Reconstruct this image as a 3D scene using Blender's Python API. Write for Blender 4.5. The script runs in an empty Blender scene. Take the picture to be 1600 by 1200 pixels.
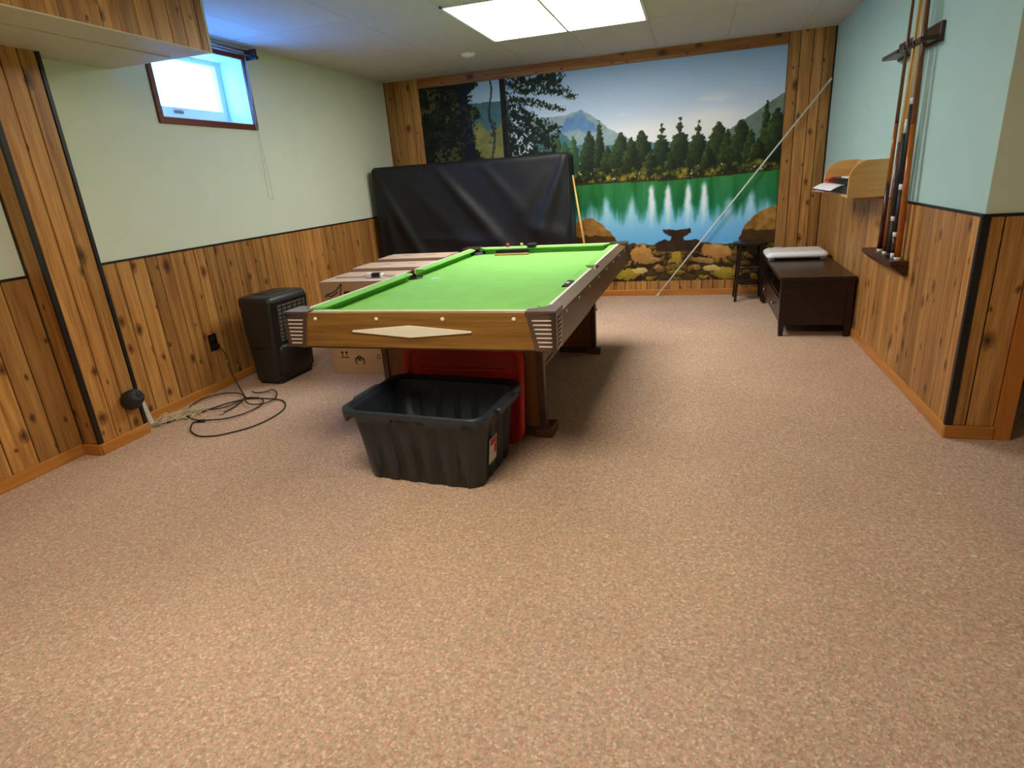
import bpy, bmesh, math, random
import numpy as np
from mathutils import Matrix, Vector

random.seed(7)
scene = bpy.context.scene
COL = scene.collection

# ------------------------------------------------------------------ camera
cam_data = bpy.data.cameras.new('camera')
cam = bpy.data.objects.new('camera', cam_data)
COL.objects.link(cam)
cam_data.sensor_width = 36.0
cam_data.lens = 931.62 / 1600 * 36.0
cam_data.clip_start = 0.02
CR, CU, CF = (0.9591606, 0.27425356, -0.06925265), (-0.02735964, 0.33363111, 0.9423066), (-0.28153578, 0.90192864, -0.32750929)
cam.matrix_world = Matrix(((CR[0], CU[0], -CF[0], 0.0), (CR[1], CU[1], -CF[1], 0.0), (CR[2], CU[2], -CF[2], 1.275), (0, 0, 0, 1)))
scene.camera = cam

# ------------------------------------------------------------------ world, exposure
world = bpy.data.worlds.new('sky'); scene.world = world; world.use_nodes = True
bg = world.node_tree.nodes['Background']
bg.inputs[0].default_value = (0.05, 0.29, 1.0, 1); bg.inputs[1].default_value = 48.0
scene.view_settings.view_transform = 'Standard'
scene.view_settings.look = 'None'
scene.view_settings.gamma = 1.0
scene.view_settings.use_curve_mapping = False
scene.view_settings.exposure = 0.0
LAMP_STRENGTH = 15.5
LAMP2_STRENGTH = 13.0
LAMP_COLOUR = (1.0, 0.95, 0.86)
LAMP2_COLOUR = (1.0, 0.90, 0.70)

# ------------------------------------------------------------------ helpers
def lin(c):
    return tuple((v / 255 / 12.92) if v / 255 <= 0.04045 else ((v / 255 + 0.055) / 1.055) ** 2.4 for v in c)

def nodes_of(name):
    m = bpy.data.materials.new(name); m.use_nodes = True
    nt = m.node_tree
    return m, nt, nt.nodes['Principled BSDF']

def plain(name, rgb, rough=0.5, metal=0.0, var=0.08, scale=18.0, bump=0.0, spec=0.5, bscale=None):
    m, nt, b = nodes_of(name)
    c = lin(rgb)
    tc = nt.nodes.new('ShaderNodeTexCoord')
    n = nt.nodes.new('ShaderNodeTexNoise'); n.inputs['Scale'].default_value = scale; n.inputs['Detail'].default_value = 4
    r = nt.nodes.new('ShaderNodeValToRGB')
    r.color_ramp.elements[0].position = 0.3; r.color_ramp.elements[1].position = 0.7
    r.color_ramp.elements[0].color = tuple(v * (1 - var) for v in c) + (1,)
    r.color_ramp.elements[1].color = tuple(min(1, v * (1 + var)) for v in c) + (1,)
    nt.links.new(tc.outputs['Object'], n.inputs['Vector']); nt.links.new(n.outputs['Fac'], r.inputs['Fac'])
    nt.links.new(r.outputs['Color'], b.inputs['Base Color'])
    b.inputs['Roughness'].default_value = rough; b.inputs['Metallic'].default_value = metal
    b.inputs['Specular IOR Level'].default_value = spec
    if bump:
        n2 = nt.nodes.new('ShaderNodeTexNoise'); n2.inputs['Scale'].default_value = bscale or scale * 6; n2.inputs['Detail'].default_value = 3
        bp = nt.nodes.new('ShaderNodeBump'); bp.inputs['Strength'].default_value = bump; bp.inputs['Distance'].default_value = 0.004
        nt.links.new(tc.outputs['Object'], n2.inputs['Vector']); nt.links.new(n2.outputs['Fac'], bp.inputs['Height'])
        nt.links.new(bp.outputs['Normal'], b.inputs['Normal'])
    return m

def wood(name, dark, light, grain='Z', knots=True, rough=0.42, tone=0.32, gscale=26.0, spec=0.4):
    """board material: grain runs along one axis, tone differs from board to board, scattered knots"""
    m, nt, b = nodes_of(name)
    N, Lk = nt.nodes.new, nt.links.new
    tc = N('ShaderNodeTexCoord'); oi = N('ShaderNodeObjectInfo')
    off = N('ShaderNodeMath'); off.operation = 'MULTIPLY'; off.inputs[1].default_value = 37.0
    Lk(oi.outputs['Random'], off.inputs[0])
    comb = N('ShaderNodeCombineXYZ')
    for k in range(3): Lk(off.outputs[0], comb.inputs[k])
    add = N('ShaderNodeVectorMath'); add.operation = 'ADD'
    Lk(tc.outputs['Object'], add.inputs[0]); Lk(comb.outputs[0], add.inputs[1])
    mp = N('ShaderNodeMapping'); s = [1.0, 1.0, 1.0]; s['XYZ'.index(grain)] = 0.05
    mp.inputs['Scale'].default_value = s
    Lk(add.outputs[0], mp.inputs['Vector'])
    n1 = N('ShaderNodeTexNoise'); n1.inputs['Scale'].default_value = gscale; n1.inputs['Detail'].default_value = 5; n1.inputs['Distortion'].default_value = 0.6
    n2 = N('ShaderNodeTexNoise'); n2.inputs['Scale'].default_value = gscale * 5; n2.inputs['Detail'].default_value = 2
    Lk(mp.outputs[0], n1.inputs['Vector']); Lk(mp.outputs[0], n2.inputs['Vector'])
    mx = N('ShaderNodeMath'); mx.operation = 'MULTIPLY_ADD'; mx.inputs[1].default_value = 0.35
    Lk(n2.outputs['Fac'], mx.inputs[0]); 
    sc = N('ShaderNodeMath'); sc.operation = 'MULTIPLY'; sc.inputs[1].default_value = 0.7; Lk(n1.outputs['Fac'], sc.inputs[0]); Lk(sc.outputs[0], mx.inputs[2])
    rp = N('ShaderNodeValToRGB'); rp.color_ramp.elements[0].position = 0.36; rp.color_ramp.elements[1].position = 0.66
    rp.color_ramp.elements[0].color = lin(dark) + (1,); rp.color_ramp.elements[1].color = lin(light) + (1,)
    Lk(mx.outputs[0], rp.inputs['Fac'])
    # tone of the single board
    t1 = N('ShaderNodeMath'); t1.operation = 'MULTIPLY_ADD'; t1.inputs[1].default_value = tone; t1.inputs[2].default_value = 1 - tone * 0.5
    Lk(oi.outputs['Random'], t1.inputs[0])
    tm = N('ShaderNodeMixRGB'); tm.blend_type = 'MULTIPLY'; tm.inputs['Fac'].default_value = 1
    Lk(rp.outputs['Color'], tm.inputs['Color1']); Lk(t1.outputs[0], tm.inputs['Color2'])
    last = tm.outputs['Color']
    if knots:
        sp = N('ShaderNodeSeparateXYZ'); Lk(add.outputs[0], sp.inputs[0])
        u = N('ShaderNodeMath'); u.operation = 'ADD'
        if grain == 'Z': Lk(sp.outputs['X'], u.inputs[0]); Lk(sp.outputs['Y'], u.inputs[1]); vv = sp.outputs['Z']
        else: Lk(sp.outputs['Z'], u.inputs[0]); u.inputs[1].default_value = 0; vv = sp.outputs[grain]
        us = N('ShaderNodeMath'); us.operation = 'MULTIPLY'; us.inputs[1].default_value = 6.5; Lk(u.outputs[0], us.inputs[0])
        vs = N('ShaderNodeMath'); vs.operation = 'MULTIPLY'; vs.inputs[1].default_value = 3.9; Lk(vv, vs.inputs[0])
        cv = N('ShaderNodeCombineXYZ'); Lk(us.outputs[0], cv.inputs[0]); Lk(vs.outputs[0], cv.inputs[1])
        nd = N('ShaderNodeTexNoise'); nd.inputs['Scale'].default_value = 6.0; Lk(cv.outputs[0], nd.inputs['Vector'])
        nm = N('ShaderNodeVectorMath'); nm.operation = 'SCALE'; nm.inputs['Scale'].default_value = 0.12; Lk(nd.outputs['Color'], nm.inputs[0])
        na = N('ShaderNodeVectorMath'); na.operation = 'ADD'; Lk(cv.outputs[0], na.inputs[0]); Lk(nm.outputs[0], na.inputs[1])
        vo = N('ShaderNodeTexVoronoi'); vo.voronoi_dimensions = '2D'; vo.inputs['Scale'].default_value = 1.0; Lk(na.outputs[0], vo.inputs['Vector'])
        # knots differ in size; some cells have none
        vc = N('ShaderNodeSeparateColor'); Lk(vo.outputs['Color'], vc.inputs[0])
        sz = N('ShaderNodeMapRange'); sz.inputs['To Min'].default_value = 0.65; sz.inputs['To Max'].default_value = 2.4; Lk(vc.outputs[0], sz.inputs['Value'])
        dv = N('ShaderNodeMath'); dv.operation = 'MULTIPLY'; Lk(vo.outputs['Distance'], dv.inputs[0]); Lk(sz.outputs[0], dv.inputs[1])
        kr = N('ShaderNodeValToRGB'); kr.color_ramp.interpolation = 'EASE'
        kr.color_ramp.elements[0].position = 0.02; kr.color_ramp.elements[0].color = (0.92, 0.92, 0.92, 1)
        kr.color_ramp.elements[1].position = 0.17; kr.color_ramp.elements[1].color = (0, 0, 0, 1)
        e_ = kr.color_ramp.elements.new(0.09); e_.color = (0.55, 0.55, 0.55, 1)
        Lk(dv.outputs[0], kr.inputs['Fac'])
        km = N('ShaderNodeMixRGB'); Lk(kr.outputs['Color'], km.inputs['Fac']); Lk(last, km.inputs['Color1'])
        km.inputs['Color2'].default_value = lin((62, 26, 10)) + (1,)
        last = km.outputs['Color']
    Lk(last, b.inputs['Base Color'])
    b.inputs['Roughness'].default_value = rough; b.inputs['Specular IOR Level'].default_value = spec
    bp = N('ShaderNodeBump'); bp.inputs['Strength'].default_value = 0.08; bp.inputs['Distance'].default_value = 0.002
    Lk(mx.outputs[0], bp.inputs['Height']); Lk(bp.outputs['Normal'], b.inputs['Normal'])
    return m

def emit(name, rgb, strength):
    m = bpy.data.materials.new(name); m.use_nodes = True; nt = m.node_tree; nt.nodes.clear()
    o = nt.nodes.new('ShaderNodeOutputMaterial'); e = nt.nodes.new('ShaderNodeEmission')
    e.inputs[0].default_value = tuple(rgb) + (1,); e.inputs[1].default_value = strength
    nt.links.new(e.outputs[0], o.inputs[0]); return m

def carpet():
    m, nt, b = nodes_of('carpet')
    N, Lk = nt.nodes.new, nt.links.new
    tc = N('ShaderNodeTexCoord')
    v = N('ShaderNodeTexVoronoi'); v.inputs['Scale'].default_value = 150; Lk(tc.outputs['Object'], v.inputs['Vector'])
    sp = N('ShaderNodeSeparateColor'); Lk(v.outputs['Color'], sp.inputs[0])
    r = N('ShaderNodeValToRGB'); r.color_ramp.interpolation = 'CONSTANT'
    cols = [(0.0, (196, 168, 144)), (0.30, (208, 178, 152)), (0.50, (212, 170, 152)), (0.66, (182, 156, 134)), (0.78, (224, 196, 170)), (0.88, (200, 150, 134)), (0.95, (180, 164, 138))]
    els = r.color_ramp.elements
    els[0].position = 0; els[0].color = lin(cols[0][1]) + (1,)
    els[1].position = cols[1][0]; els[1].color = lin(cols[1][1]) + (1,)
    for p, c in cols[2:]:
        e = els.new(p); e.color = lin(c) + (1,)
    Lk(sp.outputs[0], r.inputs['Fac'])
    n = N('ShaderNodeTexNoise'); n.inputs['Scale'].default_value = 60; n.inputs['Detail'].default_value = 5; Lk(tc.outputs['Object'], n.inputs['Vector'])
    n3 = N('ShaderNodeTexNoise'); n3.inputs['Scale'].default_value = 1.6; n3.inputs['Detail'].default_value = 4; Lk(tc.outputs['Object'], n3.inputs['Vector'])
    ra = N('ShaderNodeMapRange'); ra.inputs['From Min'].default_value = 0.3; ra.inputs['From Max'].default_value = 0.7
    ra.inputs['To Min'].default_value = 0.86; ra.inputs['To Max'].default_value = 1.12; Lk(n.outputs['Fac'], ra.inputs['Value'])
    rb = N('ShaderNodeMapRange'); rb.inputs['From Min'].default_value = 0.3; rb.inputs['From Max'].default_value = 0.7
    rb.inputs['To Min'].default_value = 0.93; rb.inputs['To Max'].default_value = 1.06; Lk(n3.outputs['Fac'], rb.inputs['Value'])
    mu = N('ShaderNodeMath'); mu.operation = 'MULTIPLY'; Lk(ra.outputs[0], mu.inputs[0]); Lk(rb.outputs[0], mu.inputs[1])
    mm = N('ShaderNodeMixRGB'); mm.blend_type = 'MULTIPLY'; mm.inputs[0].default_value = 1; Lk(r.outputs['Color'], mm.inputs['Color1']); Lk(mu.outputs[0], mm.inputs['Color2'])
    Lk(mm.outputs[0], b.inputs['Base Color'])
    b.inputs['Roughness'].default_value = 0.95; b.inputs['Specular IOR Level'].default_value = 0.1
    bp = N('ShaderNodeBump'); bp.inputs['Strength'].default_value = 0.5; bp.inputs['Distance'].default_value = 0.004
    Lk(v.outputs['Distance'], bp.inputs['Height']); Lk(bp.outputs['Normal'], b.inputs['Normal'])
    return m

def glass():
    m = bpy.data.materials.new('window_glass'); m.use_nodes = True; nt = m.node_tree; nt.nodes.clear()
    o = nt.nodes.new('ShaderNodeOutputMaterial'); t = nt.nodes.new('ShaderNodeBsdfTransparent'); g = nt.nodes.new('ShaderNodeBsdfGlossy')
    g.inputs['Roughness'].default_value = 0.02; x = nt.nodes.new('ShaderNodeMixShader'); x.inputs[0].default_value = 0.06; nt.links.new(t.outputs[0], x.inputs[1]); nt.links.new(g.outputs[0], x.inputs[2])
    nt.links.new(x.outputs[0], o.inputs[0]); return m

M = {}
M['carpet'] = carpet()
M['plaster'] = plain('mint_plaster', (182, 216, 202), 0.7, var=0.02, scale=4, bump=0.08, bscale=160)
M['plaster_cream'] = plain('cream_green_plaster', (220, 230, 210), 0.7, var=0.02, scale=4, bump=0.08, bscale=160)
M['ceiling'] = plain('ceiling_white', (200, 194, 188), 0.85, var=0.02, scale=5, bump=0.1, bscale=200)
M['seam'] = plain('ceiling_seam', (150, 150, 140), 0.9)
M['cream'] = plain('cream_paint', (206, 196, 176), 0.6, var=0.03)
M['plank'] = wood('cedar_panel', (142, 90, 40), (198, 146, 80), 'Z', True, tone=0.5)
M['plank_h'] = wood('cedar_board', (136, 84, 36), (186, 128, 66), 'X', True)
M['groove'] = plain('groove_dark', (46, 26, 12), 0.8)
M['black_trim'] = plain('black_trim', (26, 20, 17), 0.45)
M['base'] = wood('orange_baseboard', (176, 108, 44), (204, 138, 62), 'Y', False, 0.35, 0.08)
M['base_x'] = wood('orange_baseboard_x', (176, 108, 44), (204, 138, 62), 'X', False, 0.35, 0.08)
M['base_z'] = wood('orange_casing', (178, 104, 36), (204, 130, 52), 'Z', False, 0.35, 0.08)
M['white'] = plain('white_paint', (235, 235, 232), 0.4, var=0.02)
M['snow'] = plain('snow', (240, 242, 245), 0.9, var=0.03, scale=2)
M['redwood'] = wood('red_brown_trim', (92, 38, 28), (122, 54, 40), 'Y', False, 0.4, 0.1)
M['glass'] = glass()
M['lamp'] = emit('lamp_diffuser', LAMP_COLOUR, LAMP_STRENGTH)
M['lamp2'] = emit('warm_lamp_diffuser', LAMP2_COLOUR, LAMP2_STRENGTH)
M['black'] = plain('black_plastic', (22, 22, 23), 0.4)
M['chrome'] = plain('chrome', (190, 190, 195), 0.25, 1.0, var=0.03)

OFF = {}
def set_props(o, label=None, cat=None, group=None, kind=None):
    if label: o['label'] = label
    if cat: o['category'] = cat
    if group: o['group'] = group
    if kind: o['kind'] = kind
    return o

def thing(name, loc, label, cat, group=None, rz=0.0, kind=None):
    o = bpy.data.objects.new(name, None); COL.objects.link(o)
    o.empty_display_size = 0.05; o.location = loc; o.rotation_euler = (0, 0, rz)
    OFF[o.name] = Vector(loc)
    return set_props(o, label, cat, group, kind)

class MB:
    """collects shapes for ONE mesh object"""
    def __init__(self): self.v = []; self.f = []; self.sm = []
    def add(self, vs, fs, smooth=False):
        k = len(self.v); self.v += [tuple(v) for v in vs]
        for f in fs: self.f.append(tuple(i + k for i in f)); self.sm.append(smooth)
        return self
    def box(self, x0, x1, y0, y1, z0, z1):
        vs = [(x0, y0, z0), (x1, y0, z0), (x1, y1, z0), (x0, y1, z0), (x0, y0, z1), (x1, y0, z1), (x1, y1, z1), (x0, y1, z1)]
        return self.add(vs, [(3, 2, 1, 0), (4, 5, 6, 7), (0, 1, 5, 4), (1, 2, 6, 5), (2, 3, 7, 6), (3, 0, 4, 7)])
    def prism(self, poly, axis, a, b, smooth=False):
        """poly in the two other axes (in order), extruded along axis from a to b"""
        n = len(poly); vs = []
        for t in (a, b):
            for p in poly:
                q = list(p); q.insert(axis, t); vs.append(q)
        fs = [tuple(range(n))[::-1], tuple(range(n, 2 * n))]
        k = len(self.v); self.v += [tuple(v) for v in vs]
        for f in fs: self.f.append(tuple(i + k for i in f)); self.sm.append(False)
        for i in range(n):
            j = (i + 1) % n; self.f.append((i + k, j + k, n + j + k, n + i + k)); self.sm.append(smooth)
        return self
    def cyl(self, p0, p1, r0, r1=None, n=16, caps=True):
        r1 = r0 if r1 is None else r1
        p0, p1 = Vector(p0), Vector(p1); d = (p1 - p0).normalized()
        a = d.orthogonal().normalized(); b = d.cross(a)
        vs = [p + (a * math.cos(2 * math.pi * i / n) + b * math.sin(2 * math.pi * i / n)) * r for p, r in ((p0, r0), (p1, r1)) for i in range(n)]
        self.add(vs, [(i, (i + 1) % n, n + (i + 1) % n, n + i) for i in range(n)], True)
        if caps: self.add(vs[:n], [tuple(range(n))[::-1]]); self.add(vs[n:], [tuple(range(n))])
        return self
    def lathe(self, prof, origin, axis=(0, 0, 1), n=24):
        """prof: list of (radius, distance along axis)"""
        o, d = Vector(origin), Vector(axis).normalized(); a = d.orthogonal().normalized(); b = d.cross(a)
        vs = [o + d * h + (a * math.cos(2 * math.pi * i / n) + b * math.sin(2 * math.pi * i / n)) * max(r, 1e-5) for r, h in prof for i in range(n)]
        fs = [(k * n + i, k * n + (i + 1) % n, (k + 1) * n + (i + 1) % n, (k + 1) * n + i) for k in range(len(prof) - 1) for i in range(n)]
        return self.add(vs, fs, True)
    def tube(self, pts, r, n=8):
        pts = [Vector(p) for p in pts]; vs = []; m = len(pts)
        up = Vector((0, 0, 1))
        for i, p in enumerate(pts):
            d = (pts[min(i + 1, m - 1)] - pts[max(i - 1, 0)]).normalized()
            a = d.cross(up)
            if a.length < 1e-3: a = d.cross(Vector((0, 1, 0)))
            a.normalize(); b = d.cross(a)
            vs += [p + (a * math.cos(2 * math.pi * k / n) + b * math.sin(2 * math.pi * k / n)) * r for k in range(n)]
        fs = [(i * n + k, i * n + (k + 1) % n, (i + 1) * n + (k + 1) % n, (i + 1) * n + k) for i in range(m - 1) for k in range(n)]
        self.add(vs, fs, True)
        self.add(vs[:n], [tuple(range(n))[::-1]]); self.add(vs[-n:], [tuple(range(n))])
        return self
    def loft(self, rings, smooth=True, cap0=True, cap1=True):
        n = len(rings[0]); vs = [p for r in rings for p in r]
        fs = [(k * n + i, k * n + (i + 1) % n, (k + 1) * n + (i + 1) % n, (k + 1) * n + i) for k in range(len(rings) - 1) for i in range(n)]
        self.add(vs, fs, smooth)
        if cap0: self.add(rings[0], [tuple(range(n))[::-1]])
        if cap1: self.add(rings[-1], [tuple(range(n))])
        return self
    def build(self, name, mat, parent=None, bevel=0.0, seg=2, local=False):
        me = bpy.data.meshes.new(name)
        vs = self.v
        off = Vector((0, 0, 0)) if (parent is None or local) else OFF.get(parent.name, Vector((0, 0, 0)))
        me.from_pydata([(v[0] - off.x, v[1] - off.y, v[2] - off.z) for v in vs], [], self.f)
        me.polygons.foreach_set('use_smooth', self.sm)
        bm = bmesh.new(); bm.from_mesh(me); bmesh.ops.remove_doubles(bm, verts=bm.verts, dist=1e-6); bmesh.ops.recalc_face_normals(bm, faces=bm.faces); bm.to_mesh(me); bm.free()
        me.update()
        o = bpy.data.objects.new(name, me); COL.objects.link(o)
        me.materials.append(M[mat] if isinstance(mat, str) else mat)
        if parent is not None:
            o.parent = parent; OFF[o.name] = off
        else: OFF[o.name] = Vector((0, 0, 0))
        if bevel:
            bv = o.modifiers.new('bevel', 'BEVEL'); bv.width = bevel; bv.segments = seg; bv.limit_method = 'ANGLE'; bv.angle_limit = math.radians(35)
            bv.harden_normals = False
        return o

def spline(pts, n=8, closed=False):
    """Catmull-Rom through points"""
    P = [Vector(p) for p in pts]; out = []; m = len(P)
    rng = range(m) if closed else range(m - 1)
    for i in rng:
        if closed: a, b, c, d = P[(i - 1) % m], P[i], P[(i + 1) % m], P[(i + 2) % m]
        else: a, b, c, d = P[max(i - 1, 0)], P[i], P[i + 1], P[min(i + 2, m - 1)]
        for k in range(n):
            t = k / n
            out.append(0.5 * ((2 * b) + (c - a) * t + (2 * a - 5 * b + 4 * c - d) * t * t + (3 * b - 3 * c + d - a) * t ** 3))
    if not closed: out.append(P[-1])
    return out

def rrect(cx, cy, w, d, r, z, n=6, k=0):
    """rounded rectangle ring; k extra points per straight side"""
    pts = []
    cs = [(cx + w / 2 - r, cy + d / 2 - r, 0), (cx - w / 2 + r, cy + d / 2 - r, 90), (cx - w / 2 + r, cy - d / 2 + r, 180), (cx + w / 2 - r, cy - d / 2 + r, 270)]
    for q, (x, y, a) in enumerate(cs):
        for i in range(n + 1):
            t = math.radians(a + 90 * i / n); pts.append((x + r * math.cos(t), y + r * math.sin(t), z))
        if k:
            nx, ny, na = cs[(q + 1) % 4]; t = math.radians(na)
            p0 = pts[-1]; p1 = (nx + r * math.cos(t), ny + r * math.sin(t), z)
            for i in range(1, k + 1):
                f = i / (k + 1); pts.append((p0[0] + (p1[0] - p0[0]) * f, p0[1] + (p1[1] - p0[1]) * f, z))
    return pts

# ------------------------------------------------------------------ the room
L, R, D, H, YR = -3.173, 1.154, 6.377, 2.30, 2.969
XO, YB = 3.3, -2.4                      # outer right wall, wall behind the camera
WL = 0.967                              # height of the panelling

def struct(o, label=None):
    o['kind'] = 'structure'
    if label: o['label'] = label
    return o

floor = struct(MB().box(L - 0.3, XO + 0.15, YB - 0.15, D + 0.15, -0.1, 0.0).build('floor', 'carpet'), 'speckled tan and pink cut pile carpet floor')
ceil = struct(MB().box(L - 0.3, XO + 0.15, YB - 0.15, D + 0.15, 2.306, 2.42).build('ceiling', 'seam'), 'off-white panelled ceiling with faint seams')
xe = [L, -2.76, -2.14, -1.54, -0.945, -0.345, 0.26, 0.86, R]
ye = [YB, -0.45, 0.7, 1.70, 2.84, 3.985, 5.115, D]
xe2 = [R, 1.75, 2.4, XO]
G = 0.0014
for xs in (xe, xe2):
    for i in range(len(xs) - 1):
        for j in range(len(ye) - 1):
            if xs is xe and i in (3, 4) and j in (2, 5): continue        # the lamps sit here
            MB().box(xs[i] + G, xs[i + 1] - G, ye[j] + G, ye[j + 1] - G, 2.300, 2.306).build('ceiling_panel', 'ceiling', ceil)

# left wall with its window opening
WY0, WY1, WZ0, WZ1, WT = 3.30, 4.15, 1.775, 2.215, 0.26
b = MB(); x0, x1 = L - WT, L
b.box(x0, x1, YB - 0.1, WY0, 0, H + 0.006).box(x0, x1, WY1, D + 0.12, 0, H + 0.006).box(x0, x1, WY0, WY1, 0, WZ0).box(x0, x1, WY0, WY1, WZ1, H + 0.006)
wall_left = struct(b.build('wall_left', 'plaster_cream'), 'pale green plaster wall above knotty wood panelling with window')
wall_back = struct(MB().box(L, XO, D, D + 0.12, 0, H + 0.006).build('wall_back', 'plaster'), 'end wall with lake mural framed by wood panelling')
b = MB().box(R, R + 0.12, YR, D, 0, H + 0.006).box(R + 0.12, 1.335, YR, YR + 0.12, 0, H + 0.006)
b.box(1.335, 2.27, YR, YR + 0.12, 2.06, H + 0.006).box(2.27, XO, YR, YR + 0.12, 0, H + 0.006)
wall_right = struct(b.build('wall_right', 'plaster'), 'mint green plaster wall above wood panelling')
struct(MB().box(XO, XO + 0.12, YB, D, 0, H + 0.006).build('wall_outer', 'plaster_cream'), 'pale green plaster wall of the side area')
struct(MB().box(L, XO, YB - 0.12, YB, 0, H + 0.006).build('wall_front', 'plaster_cream'), 'pale green plaster wall facing the mural')
struct(MB().box(-30, L - WT - 0.3, -20, 30, 1.45, 1.5).build('snow_ground', 'snow'), 'snow covered ground outside the window')

def planks(parent, plane, const, sign, u0, u1, z0, z1, widths, mat='plank', t=0.007, gap=0.0026, jitter=0.0):
    """vertical boards, each an object; plane 'x' = board face at x const, running along y"""
    u = u0; k = 0
    while u < u1 - 0.004:
        w = widths[k % len(widths)] * (1 + random.uniform(-jitter, jitter)); e = min(u + w, u1)
        if u1 - e < 0.03: e = u1
        a, c = u + gap, e - gap; h = 0.003
        sec = [(a, 0.0), (a, t - h), (a + h, t), (c - h, t), (c, t - h), (c, 0.0)]
        m = MB(); n = len(sec); vs = []
        for z in (z0, z1):
            for uu, d in sec:
                vs.append((const + sign * d, uu, z) if plane == 'x' else (uu, const + sign * d, z))
        fs = [tuple(range(n)), tuple(range(n, 2 * n))] + [(i, (i + 1) % n, n + (i + 1) % n, n + i) for i in range(n)]
        m.add(vs, fs); m.build('plank', mat, parent)
        u = e; k += 1

PW = [0.094, 0.10, 0.094, 0.112, 0.086, 0.10, 0.12, 0.09]
# dark backing seen in the grooves, then the boards
MB().box(L, L + 0.0022, 2.503, D, 0.0, WL).build('panel_backing', 'groove', wall_left)
planks(wall_left, 'x', L, 1, 2.506, D - 0.004, 0.0, WL, PW, jitter=0.06)
MB().box(L, L + 0.0022, YB, 2.205, 0.0, WL).build('panel_backing', 'groove', wall_left)
planks(wall_left, 'x', L, 1, 0.9, 2.2, 0.0, WL, [0.13, 0.11, 0.12, 0.1], jitter=0.05)
MB().box(R - 0.0022, R, YR, D, 0.0, 0.985).build('panel_backing', 'groove', wall_right)
planks(wall_right, 'x', R, -1, YR + 0.012, D - 0.012, 0.0, 0.985, [0.085, 0.105, 0.075, 0.11, 0.09, 0.07], jitter=0.08, gap=0.0013)
MB().box(R, 1.335, YR - 0.0022, YR, 0.0, 0.985).build('panel_backing', 'groove', wall_right)
MB().box(R + 0.001, 1.335, YR - 0.0015, YR + 0.001, 0.985, H).build('end_face', 'plaster_cream', wall_right)  # end of the mint wall in cream: warm light put into its colour
planks(wall_right, 'y', YR, -1, R + 0.004, 1.335, 0.0, 0.985, [0.068, 0.113])
MB().box(L, R, D - 0.0022, D, 0.0, H).build('panel_backing', 'groove', wall_back)
planks(wall_back, 'y', D, -1, L + 0.004, -2.775, 0.0, H, [0.105, 0.09, 0.1, 0.1])
planks(wall_back, 'y', D, -1, 0.775, R - 0.006, 0.0, H, [0.095, 0.105, 0.085, 0.1])
planks(wall_back, 'y', D, -1, -2.775, 0.775, 0.0, 0.148, [0.118, 0.105, 0.112], jitter=0.05)
MB().box(-2.772, 0.772, D - 0.009, D - 0.0022, 2.206, H).build('top_board', 'plank_h', wall_back, bevel=0.002)

# black cap strips and corner strips
def trim(label, *boxes, mat='black_trim', n=[0]):
    n[0] += 1; b = MB()
    for q in boxes: b.box(*q)
    return struct(b.build('trim_%d' % n[0], mat, bevel=0.0015, seg=1), label)
trim('thin black cap strip on the left panelling', (L, L + 0.012, 2.504, D, WL, WL + 0.012))
trim('thin black cap strip on the panelling near the post', (L, L + 0.012, YB, 2.2, WL, WL + 0.012))
trim('thin black cap strip on the right panelling', (R - 0.012, R, YR, D, 0.985, 0.997))
trim('black corner strip on the end of the right wall', (R - 0.012, R + 0.02, YR - 0.012, YR + 0.012, 0.06, 0.985))
trim('black cap strip on the wall end', (R - 0.012, 1.335, YR - 0.012, YR, 0.985, 0.997))
trim('dark strip in the back right corner', (R - 0.014, R, D - 0.016, D, 0.0, H))
trim('orange wooden door casing at the end of the right wall', (1.335, 1.40, YR - 0.02, YR + 0.14, 0.0, 2.06), (2.205, 2.27, YR - 0.02, YR + 0.14, 0.0, 2.06), (1.335, 2.27, YR - 0.02, YR + 0.14, 2.06, 2.125), mat='base_z')

def baseboard(name, label, mat, *boxes):
    b = MB()
    for x0, x1, y0, y1 in boxes:
        b.box(x0, x1, y0, y1, 0, 0.062)
    return struct(b.build(name, mat, bevel=0.006), label)
BT = 0.016
baseboard('baseboard_left', 'orange wooden baseboard along the left wall', 'base', (L, L + BT, 2.52, D - BT), (L, L + BT, YB, 2.185))
baseboard('baseboard_back', 'orange wooden baseboard under the mural', 'base_x', (L + BT, R - BT, D - BT - 0.004, D - 0.004))
baseboard('baseboard_right', 'orange wooden baseboard along the right wall', 'base', (R - BT, R, YR - 0.008, D - BT))
baseboard('baseboard_end', 'orange wooden baseboard around the end of the right wall', 'base_x', (R - BT, 1.335, YR - BT - 0.008, YR - 0.008))

# boxed post on the left wall and the soffit above it
PX, PY0, PY1, PZ = -3.045, 2.195, 2.503, 2.005
post = struct(MB().box(L, PX - 0.008, PY0 + 0.008, PY1 - 0.008, 0, PZ).build('wall_post', 'groove'), 'boxed wall post clad in knotty wood with black corner strips')
planks(post, 'x', PX - 0.008, 1, PY0 + 0.022, PY1 - 0.018, 0, PZ, [0.09, 0.092, 0.1])
planks(post, 'y', PY0 + 0.008, -1, L, PX - 0.012, 0, PZ, [0.2])
MB().box(L + 0.005, PX - 0.004, PY1 - 0.009, PY1 - 0.001, 0, PZ).build('plank', 'plank', post)
for q in ((PX - 0.014, PX + 0.003, PY0 - 0.003, PY0 + 0.022), (PX - 0.014, PX + 0.003, PY1 - 0.018, PY1 + 0.002), (L, L + 0.012, PY0 - 0.004, PY0 + 0.004)):
    MB().box(*q, 0.06, PZ).build('corner_strip', 'black_trim', post)
baseboard('baseboard_post', 'orange wooden baseboard around the boxed post', 'base', (PX, PX + BT, PY0 - BT, PY1), (L + BT, PX + BT, PY0 - BT - 0.001, PY0))
SX, SY0, SY1 = -2.468, 0.9, 3.005
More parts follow.
